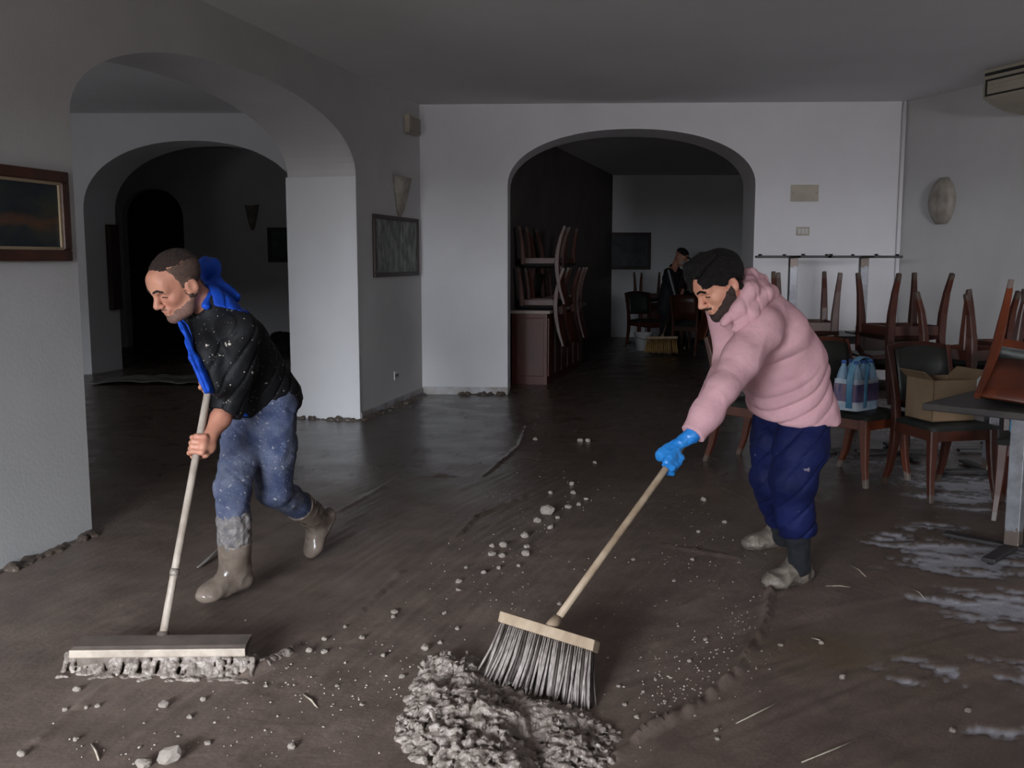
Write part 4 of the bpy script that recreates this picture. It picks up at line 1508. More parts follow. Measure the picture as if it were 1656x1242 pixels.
    T.chain([hipR, hipR * .5 + knR * .5, knR, knR * .35 + anR * .65], [.108, .114, .094, .077], .03)
    hemL = knL * .36 + anL * .64
    idx, p = T.band(.05)
    axl = unit(anL - knL)
    T.d[idx] = np.where(np.linalg.norm(p - hemL, axis=1) < .15, np.maximum(T.d[idx], (p - hemL) @ axl), T.d[idx])
    T.displace(folds(7, .008, 2.4), .03)
    T.displace(folds(6, .010, 9.0, direction=V(-9, 2, 8), sharp=5), .03)
    T.build('trousers', M['trousers'], body, base)
    for kn, an in ((knL, anL), (knR, anR)):
        lo, hi = bounds([kn * .5 + an * .5, an], .1)
        T = Field(lo, hi, .005)
        T.chain([kn * .45 + an * .55, an - V(0, 0, .02)], [.052, .046], .01)
        T.displace(folds(22, .006, 2.0), .03)
        T.build('sock', M['sock'], body, base)

    def shoe(an, td):
        td = unit(td); n = V(0, 0, 1); side = unit(np.cross(n, td))
        heel = V(an[0], an[1], .038) - td * .045; toe = V(an[0], an[1], .034) + td * .185
        lo, hi = bounds([an, heel, toe], .11)
        B = Field(lo, hi, .0046)
        B.econe(heel, toe - td * .05, (.038, .036), (.048, .032), side, .02)
        B.econe(V(an[0], an[1], .085), toe - td * .06, (.043, .04), (.042, .026), side, .04)
        B.ell(toe - td * .04, (.056, .048, .033), (td, side, n), .02)
        B.cone(V(an[0], an[1], .04), V(an[0], an[1], .105), .048, .050, .02)
        B.cut(V(an[0], an[1], .112), n, .008)
        B.cut(V(0, 0, .002), -n)
        B.displace(folds(16, .008, 4.0), .02)
        o = B.build('shoe', M['shoe'], body, base)
        Q = Field(lo, hi, .005)
        Q.econe(heel - n * .022, toe - td * .05 - n * .02, (.044, .016), (.053, .016), side, .01)
        Q.ell(toe - td * .042 - n * .02, (.06, .053, .016), (td, side, n), .01)
        Q.cut(V(0, 0, .0), -n)
        Q.build('sole', M['boot_sole'], o, base)
        T = Field(lo, hi, .004)
        for k in range(3):
            c = V(an[0], an[1], .094 - .014 * k) + td * (.045 + .028 * k)
            T.cone(c - side * .026 + td * .006, c + side * .026 - td * .006, .0042, .0042, .0)
        T.build('laces', M['shoe'], o, base)
    shoe(PZ(1290, 942, 0), V(-.80, -.46, 0))
    shoe(PZ(1258, 884, 0), V(-.93, -.30, 0))
    return dict(blk=blk, htop=htop, hax=hax, hh=hh, body=body)


# ------------------------------------------------ worker in the far dining room
def person_c():
    Y = 15.4
    base = PZ(1078, 568, 0) * V(1, 1, 0); Y = base[1]
    hc = PY(1102, 415, Y - .12); neck = PY(1090, 436, Y); pel = PY(1078, 495, Y + .08)
    face = unit(V(.80, -.60, 0)); left = V(-face[1], face[0], 0)
    HR = frame(V(.72, -.45, -.5)); f, l, u = HR
    tax = unit(neck - pel)
    hb = PY(1070, 572, Y - .75); hh = PY(1096, 490, Y - .30); hax = unit(hh - hb); h2 = hh + hax * .22
    shN = neck - left * .16 - tax * .05; shF = neck + left * .16 - tax * .05
    fl = PZ(1066, 572, 0); fr = PZ(1092, 566, 0)
    lo, hi = bounds([hc + V(0, 0, .15), base, hh, h2, pel, fl, fr, shN, shF], .16)
    S = Field(lo, hi, .008)
    head_field(S, hc, HR)
    S.cone(hc - f * .03 - u * .055, neck, .055, .06, .03)
    S.econe(neck - tax * .03, pel, (.15, .09), (.13, .1), left, .03)
    elN = (shN + hh) / 2 + V(.02, -.05, -.10); elF = (shF + h2) / 2 + V(.05, 0, -.1)
    wN = hh + unit(elN - hh) * .07; wF = h2 + unit(elF - h2) * .07
    S.chain([shN, elN, wN], [.05, .04, .027], .02); S.chain([shF, elF, wF], [.05, .04, .027], .02)
    grip_hand(S, wN, hh, hax, unit(wN - hh)); grip_hand(S, wF, h2, hax, unit(wF - h2), sgn=-1)
    kl = (pel + fl) / 2 + face * .06; kr = (pel + fr) / 2 + face * .06
    for k_, f_ in ((kl, fl), (kr, fr)):
        S.chain([pel - V(0, 0, .03), k_, f_ + V(0, 0, .09)], [.08, .055, .04], .03)
    body = S.build('person', M['skin'], None, base)
    tag(body, 'person in a dark striped tracksuit and cap sweeping in the far dining room', 'person', kind='thing')
    lo, hi = bounds([pel, neck, elN, elF, hh, h2], .25)
    J = Field(lo, hi, .01)
    J.econe(pel - tax * .03, neck - tax * .14, (.18, .14), (.185, .13), left, .04)
    J.econe(neck - tax * .14, neck + tax * .02, (.18, .12), (.08, .08), left, .04)
    J.chain([shN, elN, wN], [.075, .065, .045], .04); J.chain([shF, elF, wF], [.075, .065, .045], .04)
    J.displace(folds(9, .012, 1.0), .03)
    jk = J.build('track_jacket', M['dark_cloth'], body, base)
    o = unit(V(-.2, -1, .1)) * .068
    T = Field(lo, hi, .008)
    T.chain([shN + o + V(0, 0, .03), elN + o * .95, wN + o * .68], [.017, .016, .013], .01)
    T.build('sleeve_stripe', M['stripe'], jk, base)
    lo, hi = bounds([pel, fl, fr, kl, kr], .15)
    T = Field(lo, hi, .01)
    T.econe(pel + tax * .05, pel - V(0, 0, .08), (.16, .13), (.165, .13), left, .03)
    for k_, f_ in ((kl, fl), (kr, fr)):
        T.chain([pel - V(0, 0, .06), k_, f_ + V(0, 0, .10)], [.10, .085, .07], .03)
    T.build('track_trousers', M['dark_cloth'], body, base)
    for f_ in (fl, fr):
        B = Field(*bounds([f_, f_ + face * .2 + V(0, 0, .1)], .1), .008)
        B.econe(V(f_[0], f_[1], .045) - face * .04, V(f_[0], f_[1], .04) + face * .15, (.045, .04), (.048, .034), left, .02)
        B.cone(f_ + V(0, 0, .05), f_ + V(0, 0, .14), .05, .055, .02); B.cut(V(0, 0, 0), V(0, 0, -1))
        B.build('boot', M['boot'], body, base)
    T = Field(hc - .25, hc + .25, .007)
    T.ell(hc - f * .01 + u * .052, (.108, .086, .085), HR, .01); T.cut(hc + u * .045, -u, .01)
    T.econe(hc + f * .08 + u * .050, hc + f * .165 + u * .040, (.070, .008), (.045, .007), l, .01)
    T.build('cap', M['dark_cloth'], body, base)
    T = Field(hc - .2, hc + .2, .006)
    T.ell(hc + f * .066 - u * .060, (.048, .060, .048), HR, .01); T.cut(hc - u * .018, u, .006)
    T.build('face_mask', M['mask_cloth'], body, base)
    return dict(hb=hb, htop=h2 + hax * .2, hax=hax)


PA = person_a()
PB = person_b()
PC = person_c()
# ---------------------------------------------------------------- brooms
M['broom_wood'] = mat('broom_wood', (172, 152, 130), 0.6, (140, 118, 96), 14, stretch=(1, 1, .3))
M['handle_pale'] = mat('handle_pale', (178, 166, 154), 0.5, (140, 126, 114), 16, stretch=(1, 1, .4))
M['scraper_board'] = mat('scraper_board', (110, 99, 92), 0.5, (90, 80, 74), 12)
M['scraper_edge'] = mat('scraper_edge', (170, 156, 142), 0.55, (140, 126, 114), 14)
M['bristle'] = mat('bristle', (168, 158, 152), 0.6, (112, 102, 98), 60, stretch=(1, 1, .2))
M['bristle_dark'] = mat('bristle_dark', (82, 72, 68), 0.6, (58, 50, 46), 40)
M['bristle_tan'] = mat('bristle_tan', (150, 116, 64), 0.7, (126, 94, 50), 30)


def scraper():
    hb, htop, hax = PA['hb'], PA['htop'], PA['hax']
    a = PZ(116, 1056, .085); b = PZ(397, 1053, .085)
    c = (a + b) / 2; d = unit(b - a); y = V(-d[1], d[0], 0); L = np.linalg.norm(b - a) / 2
    base = V(c[0], c[1], 0)
    root = empty('mud_scraper', base)
    tag(root, 'wide floor scraper with a long pale handle held by the person in black', 'scraper')
    def fr(u, v, w): return d * u + y * v + V(0, 0, w)
    mb = MB()                                 # sloping board
    prof = [(-.004, .072), (-.004, .098), (.012, .104), (.100, .108), (.104, .092), (.02, .080)]
    vs_ = [fr(s * L, p, q) for s in (-1, 1) for p, q in prof]; n = len(prof)
    mb.add(vs_, [tuple(range(n)), tuple(range(2 * n - 1, n - 1, -1))] + [(i, n + i, n + (i + 1) % n, (i + 1) % n) for i in range(n)])
    mb.build('board', M['scraper_board'], root)
    mb = MB()
    mb.bar([fr(-L - .002, -.010, .086), fr(L + .002, -.010, .086)], (.007, .014), side=tuple(y))
    mb.build('front_batten', M['scraper_edge'], root)
    mb = MB()
    vs_ = [fr(s * L * .985, p, q) for s in (-1, 1) for p, q in ((.020, .082), (.052, .082), (.044, .004), (.034, .004))]
    mb.add(vs_, [(0, 1, 2, 3), (7, 6, 5, 4), (0, 4, 5, 1), (1, 5, 6, 2), (2, 6, 7, 3), (3, 7, 4, 0)])
    mb.build('rubber_blade', M['mud_dark'], root)
    mb = MB()
    s0 = hb - base
    mb.tube([s0 - hax * .045, s0 + hax * .03], [.026, .021], 14)
    mb.build('socket', M['scraper_board'], root, True)
    mb = MB(); t1 = htop - base
    mb.tube([s0 - hax * .03, s0 + hax * .30, t1 - hax * .01, t1], [.0145, .0145, .0145, .010], 14)
    h = mb.build('handle', M['handle_pale'], root, True)
    mb = MB(); k0 = s0 + hax * .245
    mb.tube([k0 - hax * .014, k0, k0 + hax * .014], [.0155, .0185, .0155], 14)
    mb.build('mud_collar', M['heap'], h, True)
    return root


def bristle_broom(name, label, blk, hax, htop, half, xdir, tip_off, blen, mats, rows, cols, col_w, seed, handle_m='broom_wood'):
    base = V(blk[0], blk[1], 0)
    root = empty(name, base); tag(root, label, 'broom')
    d = unit(xdir); o = blk - base
    down = unit(tip_off); across = unit(np.cross(d, down))
    M4 = Matrix(((d[0], across[0], down[0], o[0]), (d[1], across[1], down[1], o[1]), (d[2], across[2], down[2], o[2]), (0, 0, 0, 1)))
    mb = MB(); mb.box((-half, -.026, -.020), (half, .026, .018), .005, M4)
    block = mb.build('head_block', M[mats[0]], root)
    mb = MB(); mb.tube([o - hax * .01, o + hax * .06], [.025, .021], 12)
    mb.build('socket', M[mats[0]], block, True)
    mb = MB(); mb.tube([o + hax * .02, o + hax * .4, htop - base - hax * .01, htop - base], [.0135, .0135, .0135, .009], 14)
    mb.build('handle', M[handle_m], root, True)
    r = random.Random(seed)
    n = 0
    for j in range(rows):                               # each tuft of bristles is a piece of its own
        for i in range(cols):
            x = -half * .955 + 2 * half * .955 * (i + .5 + r.uniform(-.12, .12)) / cols
            y_ = -.018 + .036 * (j + .5) / rows
            flare = (x / half) * .030 + r.uniform(-.010, .010)
            ln = blen * r.uniform(.90, 1.05)
            p0 = d * x + across * y_ + down * .012 + o
            p1 = p0 + down * ln * .5 + d * flare * .45 + across * (y_ * .5 + r.uniform(-.004, .004))
            p2 = p0 + down * ln + d * flare * 1.2 + across * (y_ * 1.2 + r.uniform(-.008, .008))
            if p2[2] < .003: p2[2] = .003 + r.uniform(0, .004)
            mb = MB()
            mb.bar([p0, p1, p2], [(col_w * .55, col_w * .6), (col_w, col_w * .8), (col_w * .75, col_w * .55)], side=tuple(d), n=5)
            mb.build('bristle_tuft', M[mats[1]] if r.random() < .72 else M[mats[2]], root, True)
            n += 1
    return root


scraper()
blkB = PB['blk']
l = PZ(808, 1002, .20); r_ = PZ(962, 1050, .175)
bristle_broom('bristle_broom', 'wide bristle broom with a wooden block pushed by the person in pink', blkB, PB['hax'], PB['htop'],
              np.linalg.norm(r_ - l) / 2, r_ - l, V(-.05, -.10, -.20), .205, ('broom_wood', 'bristle', 'bristle_dark'), 4, 44, .0046, 4)
hbC = PC['hb']
bristle_broom('bristle_broom', 'small tan bristle broom held by the person in the far dining room', V(hbC[0], hbC[1], .27), PC['hax'], PC['htop'],
              .24, V(1, .1, 0), V(-.02, -.10, -.25), .22, ('broom_wood', 'bristle_tan', 'bristle_tan'), 3, 16, .011, 6, 'frame_wood')
# ---------------------------------------------------------------- chairs and tables
def make_chair(name, arms, wood, pad):
    """origin on the floor at the middle of the seat, front towards -Y"""
    w = M[wood]; root = empty(name)
    for s in (-1, 1):
        mb = MB()
        mb.bar([(s * .222, -.235, .0), (s * .212, -.212, .14), (s * .204, -.198, .29), (s * .200, -.192, .435)], [(.015, .016), (.019, .020), (.025, .026), (.029, .029)])
        mb.build('leg', w, root)
        mb = MB()                                   # sabre back leg running on into the back post
        mb.bar([(s * .195, .295, 0), (s * .192, .245, .13), (s * .190, .212, .28), (s * .190, .200, .43), (s * .195, .212, .58), (s * .205, .245, .74), (s * .215, .295, .90)],
               [(.015, .017), (.019, .021), (.024, .027), (.025, .030), (.021, .025), (.018, .020), (.015, .015)])
        mb.build('back_post', w, root)
        mb = MB(); mb.box((s * .200 - .011, -.18, .365), (s * .200 + .011, .19, .432), .004)
        mb.build('side_rail', w, root)
    mb = MB(); mb.box((-.19, -.208, .365), (.19, -.186, .432), .004); mb.build('front_rail', w, root)
    mb = MB(); mb.box((-.18, .186, .365), (.18, .208, .432), .004); mb.build('back_rail', w, root)
    mb = MB()                                       # domed upholstered seat
    n = 8; vs_ = []; fs = []
    for i in range(n + 1):
        for j in range(n + 1):
            x = -1 + 2 * i / n; y = -1 + 2 * j / n
            z = .452 + .030 * (1 - abs(x) ** 3.5) * (1 - abs(y) ** 3.5) if max(abs(x), abs(y)) < 1 else .452
            hw = .232 - .022 * (y + 1) / 2
            vs_.append((x * hw, y * .222 - .008, z))
    m = n + 1
    for i in range(n):
        for j in range(n): fs.append((i * m + j, (i + 1) * m + j, (i + 1) * m + j + 1, i * m + j + 1))
    k = len(vs_)
    ring = [i * m for i in range(m)] + [n * m + j for j in range(1, m)] + [i * m + n for i in range(n - 1, -1, -1)] + [j for j in range(n - 1, 0, -1)]
    low = []
    for q in ring:
        v = vs_[q]; vs_.append((v[0] * .985, v[1] * .985, .430)); low.append(len(vs_) - 1)
    for a in range(len(ring)):
        b = (a + 1) % len(ring); fs.append((ring[b], ring[a], low[a], low[b]))
    fs.append(tuple(low))
    mb.add(vs_, fs); mb.build('seat', M[pad], root, True)
    def curved(z0, z1, t, y_off, ww):
        mb = MB(); vs_ = []; fs = []; n = 8
        for (z, dy) in ((z0, 0), (z0 * .65 + z1 * .35, 0), (z0 * .3 + z1 * .7, 0), (z1, 0)):
            by = np.interp(z, [.43, .58, .74, .90, .96], [.200, .212, .245, .295, .317])
            for i in range(n + 1):
                x = -1 + 2 * i / n
                bow = .032 * (1 - x * x)
                for q in (0, t): vs_.append((x * ww * (1 + .06 * (z - .6)), by + bow + y_off + q, z + (.022 * (1 - x * x) if z == z1 else 0)))
        m = (n + 1) * 2
        for r_ in range(3):
            for i in range(n):
                a = r_ * m + 2 * i; b = a + m
                fs += [(a, a + 2, b + 2, b), (a + 1, b + 1, b + 3, a + 3)]
            a = r_ * m; b = a + m; fs.append((a, b, b + 1, a + 1)); a += 2 * n; b += 2 * n; fs.append((a, a + 1, b + 1, b))
        for i in range(n):
            fs.append((2 * i, 2 * i + 1, 2 * i + 3, 2 * i + 2)); a = 3 * m + 2 * i; fs.append((a, a + 2, a + 3, a + 1))
        mb.add(vs_, fs); return mb
    curved(.545, .905, .016, -.006, .195).build('back_panel', w, root, True)
    curved(.565, .880, .022, -.030, .178).build('back_cushion', M[pad], root, True)
    if arms:
        for s in (-1, 1):
            mb = MB()
            mb.bar([(s * .210, .212, .575), (s * .245, .10, .590), (s * .250, -.06, .580), (s * .236, -.165, .535), (s * .214, -.195, .44)],
                   [(.014, .018), (.017, .014), (.018, .013), (.016, .015), (.015, .018)])
            mb.build('armrest', w, root)
    return root


chair_src = make_chair('dining_chair', False, 'wood_chair', 'vinyl')
chair_org = make_chair('dining_chair', False, 'wood_orange', 'vinyl')
arm_src = make_chair('armchair', True, 'wood_chair', 'vinyl_brown')
_used = set()


def place(src, loc, rz, label, group, flip=False, tilt=(0, 0)):
    if src.name in _used: o = copy_tree(src)
    else: o = src; _used.add(src.name)
    o.location = tuple(map(float, loc))
    if flip:
        o.rotation_euler = (math.pi + tilt[0], tilt[1], rz)
    else:
        o.rotation_euler = (tilt[0], tilt[1], rz)
    tag(o, label, 'chair', group)
    return o


def make_table():
    """square pedestal table: top, square column, cross foot with glides; origin on the floor"""
    root = empty('pedestal_table')
    mb = MB(); mb.box((-.35, -.35, .715), (.35, .35, .75), .006); mb.build('top', M['table_top'], root)
    mb = MB(); mb.box((-.035, -.035, .035), (.035, .035, .705), .005); mb.build('column', M['steel'], root)
    mb = MB(); mb.box((-.11, -.11, .703), (.11, .11, .716), .002); mb.build('mounting_plate', M['iron'], root)
    mb = MB()
    mb.box((-.34, -.032, .014), (.34, .032, .036), .006); mb.box((-.032, -.34, .014), (.032, .34, .034), .006)
    ft = mb.build('cross_foot', M['iron'], root)
    for x, y in ((.30, 0), (-.30, 0), (0, .30), (0, -.30)):
        mb = MB(); mb.lathe([(.016, 0), (.018, .004), (.013, .016)], 10, Matrix.Translation((x, y, 0)))
        mb.build('glide', M['rubber'], ft, True)
    return root


table_src = make_table()


def table(loc, rz, label, group='pedestal tables', flip=False):
    if table_src.name in _used: o = copy_tree(table_src)
    else: o = table_src; _used.add(table_src.name)
    o.location = tuple(map(float, loc)); o.rotation_euler = (math.pi if flip else 0, 0, rz)
    tag(o, label, 'table', group)
    return o


TP = .75
R = math.radians
# table at the right edge of the picture, its grey column in front
t1 = PZ(1641, 893, 0)
table((t1[0] + .0, t1[1] + .02, 0), R(45), 'pedestal table nearest the camera at the right edge, its grey column muddy')
# upturned tables on tables by the back wall
for (u, lab, lab2) in ((1278, 'upturned pedestal table by the back wall, left one of two', 'table by the back wall carrying the left upturned table'),
                       (1391, 'upturned pedestal table by the back wall, right one of two', 'table by the back wall carrying the right upturned table')):
    p = PY(u, 560, 9.0)
    table((p[0], 9.0, 0), 0, lab2)
    table((p[0], 9.0, TP + .751), 0, lab, flip=True)
# tables carrying chairs
T2a = (2.16, 7.35); T2b = (2.92, 7.30); T3 = (3.25, 6.62)
table((*T2a, 0), R(2), 'table behind the pink hoodie carrying an upturned armchair')
table((*T2b, 0), R(-3), 'table behind the first water pack carrying an upturned armchair')
table((*T3, 0), R(4), 'table near the right edge carrying a chair with pale bent legs')

g = 'chairs put upside down on tables'
place(arm_src, (2.22, 7.56, TP + .604), R(172), 'upturned armchair on a table just behind the pink hoodie', g, flip=True)
place(arm_src, (2.79, 7.10, TP + .604), R(8), 'upturned armchair on the table behind the first water pack', g, flip=True)
place(chair_src, (3.05, 6.58, TP + .484), R(-64), 'upturned chair with pale bent legs on the table right of the cardboard box', g, flip=True)
place(chair_src, (3.62, 7.12, TP + .484), R(8), 'upturned chair farthest right behind the leaning chair', g, flip=True)
table((3.70, 7.32, 0), R(-2), 'table in the right corner under the farthest right upturned chair')
# chair lying upside down on the front table, its wooden back panel towards the camera
Rm = Matrix.Rotation(R(9), 4, 'Y') @ Matrix.Rotation(R(-28), 4, 'Z') @ Matrix.Rotation(math.pi + R(-48), 4, 'X')
tr = PZ(1660, 655, TP + .02) - np.array(Rm @ Vector((0, .33, .93)))
lean = place(chair_org, (0, 0, 0), 0, 'upturned chair leaning on the front table with its orange wooden back facing us', g)
lean.matrix_world = Matrix.Translation((tr[0], tr[1], tr[2] + .004)) @ Rm
# chairs standing on the floor
g2 = 'dining chairs standing on the muddy floor'
c1 = (PZ(1410, 790, 0) + PZ(1330, 768, 0)) / 2
place(chair_org, (2.31, 6.50, 0), R(34), 'upright chair beside the pink hoodie with a water pack on its seat', g2)
place(chair_src, (3.00, 5.50, 0), R(-28), 'upright chair behind the front table with a second water pack', g2)
place(arm_src, (2.98, 7.92, 0), R(-22), 'upright armchair with a rounded dark back behind the tables', g2)
place(chair_src, (2.68, 6.08, 0), R(12), 'upright chair holding the cardboard box', g2)
place(chair_src, (1.74, 6.95, 0), R(40), 'upright chair pushed in behind the legs of the person in pink', g2)

# ---------------------------------------------------------------- water packs, box
M['bottle'] = mat('bottle', (150, 190, 220), 0.12, (170, 205, 228), 5, spec=.7)
M['cap_blue'] = mat('cap_blue', (70, 110, 190), 0.4)
M['film'] = mat('film', (222, 230, 240), 0.22, (168, 200, 226), 7, spec=.6)
M['film_blue'] = mat('film_blue', (96, 168, 214), 0.25, (140, 196, 228), 5)
M['film_navy'] = mat('film_navy', (44, 66, 130), 0.3, (150, 120, 140), 26, stretch=(2, 2, .3))


def water_pack(loc, rz, label):
    root = empty('water_bottle_pack', loc, rz); tag(root, label, 'water bottles', 'packs of water bottles')
    for i in range(3):
        for j in range(2):
            x = (i - 1) * .088; y = (j - .5) * .088
            mb = MB()
            mb.lathe([(.036, 0), (.042, .008), (.042, .05), (.039, .06), (.042, .07), (.042, .20), (.040, .225), (.028, .265), (.0145, .292), (.0145, .305)], 14, Matrix.Translation((x, y, 0)))
            b = mb.build('bottle', M['bottle'], root, True)
            mb = MB(); mb.lathe([(.0165, .303), (.0165, .320), (.014, .323)], 12, Matrix.Translation((x, y, 0)))
            mb.build('cap', M['cap_blue'], b, True)
    def band(z0, z1, g, wob):
        mb = MB(); vs_ = []; fs = []; n = 40
        for (z, k) in ((z0, 1.0), (z0 * .5 + z1 * .5, 1.008), (z1, 1.0)):
            for q in range(n):
                a = 2 * math.pi * q / n; ca, sa = math.cos(a), math.sin(a)
                rx, ry = .137 + g, .093 + g
                e = .28
                x = math.copysign(abs(ca) ** e, ca) * rx * k; y = math.copysign(abs(sa) ** e, sa) * ry * k
                dn = wob * math.sin(a * 9)
                vs_.append((x, y, z + dn * (1 if z == z1 else 0)))
        for i in range(2):
            for q in range(n): fs.append((i * n + q, i * n + (q + 1) % n, (i + 1) * n + (q + 1) % n, (i + 1) * n + q))
        mb.add(vs_, fs); return mb
    wr = band(.002, .205, .0, .004).build('shrink_film', M['film'], root, True)
    band(.06, .175, .003, .0).build('printed_band', M['film_navy'], wr, True)
    mb = MB()                                   # pale blue carrying strap looping over the pack
    pts = []
    for k in range(13):
        a = math.pi * k / 12
        pts.append((-.142 * math.cos(a), -.035, .12 + .225 * math.sin(a) ** .6 if 0 < k < 12 else .02))
    mb.bar(pts, (.022, .003), side=(0, 1, 0)); mb.build('carry_strap', M['film_blue'], root, True)
    mb = MB()
    pts = [(-.055, -.1, .02), (-.055, -.101, .17), (-.045, -.098, .235), (-.01, -.085, .285), (.03, -.06, .30)]
    mb.bar(pts, [(.018, .003)] * 5, side=(1, 0, 0)); mb.build('film_fold', M['film_blue'], root, True)
    return root


water_pack((2.26, 6.44, .478), R(40), 'blue and white water bottle pack on the chair beside the pink hoodie')
water_pack((2.95, 5.48, .478), R(-20), 'blue and white water bottle pack half hidden behind the leaning chair')

root = empty('cardboard_box', (2.64, 6.04, .480), R(14)); tag(root, 'open brown cardboard box on a chair behind the first water pack', 'box')
mb = MB()
for lo, hi in (((-.15, -.13, 0), (.15, .13, .006)), ((-.15, -.13, 0), (-.145, .13, .25)), ((.145, -.13, 0), (.15, .13, .25)), ((-.15, -.13, 0), (.15, -.125, .25)), ((-.15, .125, 0), (.15, .13, .25))):
    mb.box(lo, hi)
mb.build('carton', M['cardboard'], root)
for s in (-1, 1):
    mb = MB(); mb.add([(s * .15, -.13, .25), (s * .15, .13, .25), (s * .21, .13, .30), (s * .21, -.13, .30), (s * .15, -.13, .254), (s * .15, .13, .254), (s * .21, .13, .304), (s * .21, -.13, .304)],
                     [(0, 1, 2, 3), (7, 6, 5, 4), (0, 4, 5, 1), (1, 5, 6, 2), (2, 6, 7, 3), (3, 7, 4, 0)])
    mb.build('flap', M['cardboard'], root)

# ---------------------------------------------------------------- dining room behind the back arch
cdir = unit(V(.25, .968)); cn = V(-cdir[1], cdir[0])          # cn points to the wall
c0 = V(.42, 11.40)                                            # visible corner of the counter
ang = math.atan2(cdir[1], cdir[0])
root = empty('bar_counter', (c0[0], c0[1], 0), ang); tag(root, 'dark red wooden counter standing just inside the back arch', 'counter')
L_, W_ = 2.3, .46
mb = MB(); mb.box((.02, .02, .0), (L_ - .02, W_ - .02, .83), .004); mb.build('body', M['counter_wood'], root)
mb = MB(); mb.box((-.02, -.02, .83), (L_ + .02, W_, .868), .006); mb.build('worktop', M['counter_top'], root)
for k in range(6):
    x = .06 + k * .37
    mb = MB(); mb.box((x, .006, .10), (x + .31, .022, .78), .006); mb.build('panel', M['counter_wood'], root)
mb = MB(); mb.box((.006, .06, .10), (.022, W_ - .06, .78), .006); mb.build('panel', M['counter_wood'], root)
g3 = 'upturned chairs on the bar counter'
for k, (t, rz) in enumerate(((.34, 5), (.98, -12), (1.62, 9))):
    q = c0 + cdir * t + cn * .16
    place(chair_src, (q[0], q[1], .868 + .484), ang + R(rz) * .5,
          ('upturned chair on the bar counter, nearest the arch', 'upturned chair on the bar counter, middle one of three', 'upturned chair on the bar counter, farthest from the arch')[k], g3, flip=True)
for k, t in enumerate((.34, .98)):
    q = c0 + cdir * t + cn * .16
    place(chair_src, (q[0] + .01, q[1], .868 + .484 + .484), ang + R(176 if k else 3),
          ('upturned chair on top of the pile on the bar counter, nearest the arch', 'upturned chair on top of the pile on the bar counter, farther one')[k], g3, flip=True)
# more tables and chairs stacked along the far walls
far = [(2.35, 17.2), (3.05, 17.5)]
for k, (x, y) in enumerate(far):
    table((x, y, 0), R(10 * k), ('table below the dark picture in the dining room, left one', 'table below the dark picture in the dining room, right one')[k])
    place(chair_src, (x, y - .19, TP + .484), R(4 - 8 * k), ('upturned chair on the left table below the dark picture', 'upturned chair on the right table below the dark picture')[k], 'upturned chairs in the dining room', flip=True)
place(chair_src, (2.2, 16.4, 0), R(20), 'upright chair in the dark left of the far worker', 'upright chairs in the dining room')
place(chair_src, (2.85, 16.6, 0), R(-30), 'upright chair with a pale reflection by the far worker', 'upright chairs in the dining room')
place(chair_src, (2.75, 15.3, 0), R(150), 'upright chair behind the head of the person in pink', 'upright chairs in the dining room')
table((3.22, 14.3, 0), R(5), 'table just inside the right side of the back arch')
place(chair_org, (3.02, 14.28, TP + .484), R(-88), 'reddish upturned chair on the table inside the right side of the arch', 'upturned chairs in the dining room', flip=True)
place(chair_src, (3.62, 14.80, TP + .484), R(5), 'dark upturned chair behind the reddish one inside the arch', 'upturned chairs in the dining room', flip=True)
table((3.60, 15.0, 0), R(0), 'dark table deeper inside the right side of the arch')
# white bucket by the far worker
p = PZ(1040, 567, 0)
root = empty('bucket', p); tag(root, 'pale bucket on the dining room floor left of the far worker', 'bucket')
mb = MB(); mb.lathe([(.105, 0), (.145, .27), (.155, .275), (.155, .29), (.14, .29), (.135, .27), (.098, .02), (.0, .02)], 20); mb.build('pail', M['plastic_white'], root, True)
mb = MB(); mb.tube([(-.155, 0, .28), (-.12, -.10, .22), (0, -.165, .19), (.12, -.10, .22), (.155, 0, .28)], .005, 6); mb.build('bail_handle', M['iron'], root, True)

# ---------------------------------------------------------------- side room: rubbish on the floor, low heap
M['striped'] = mat('striped', (120, 118, 112), 0.5, (40, 40, 38), 3, stretch=(1, 9, 1))
c = PZ(268, 618, 0)
n = 22; xs = np.linspace(-.75, .75, n); ys = np.linspace(-.35, .35, n)
X, Y = np.meshgrid(xs, ys, indexing='ij'); Zt = .012 + .05 * noise2(X * 7, Y * 12) * np.clip(1 - (X / .8) ** 4, 0, 1)
idx = np.arange(n * n).reshape(n, n)
Ft = np.stack([idx[:-1, :-1], idx[1:, :-1], idx[1:, 1:], idx[:-1, 1:]], axis=-1).reshape(-1, 4)
o = mesh_obj('tarpaulin', np.stack([X, Y, Zt], -1).reshape(-1, 3), Ft, M['striped'], None, True, loc=c)
sm = o.modifiers.new('thickness', 'SOLIDIFY'); sm.thickness = .006; sm.offset = 1
tag(o, 'crumpled striped tarpaulin on the floor of the side room', 'tarpaulin')
p = PZ(466, 568, 0)
S = Field(p - V(.5, .4, .05), p + V(.5, .4, .6), .02)
rr = np.random.RandomState(2)
for k in range(14):
    S.ell(p + V(rr.uniform(-.28, .28), rr.uniform(-.2, .2), rr.uniform(.05, .26)), rr.uniform(.08, .17, 3), frame(rr.normal(size=3)), .04)
S.cut(V(0, 0, 0), V(0, 0, -1))
S.displace(folds(10, .03, 2.0), .06)
o = S.build('rubbish_bag', M['dark_cloth'], None, p)
tag(o, 'dark rubbish bag slumped on the side room floor behind the black jacket', 'bag')
# ---------------------------------------------------------------- pictures, lamps and fittings on the walls
def wall_frame(p, along, nrm):
    """matrix: x along the wall, z up, y pointing out of the wall into the room"""
    a = unit(V(along[0], along[1], 0)); n = unit(V(nrm[0], nrm[1], 0))
    return Matrix(((a[0], n[0], 0, p[0]), (a[1], n[1], 0, p[1]), (0, 0, 1, p[2]), (0, 0, 0, 1)))


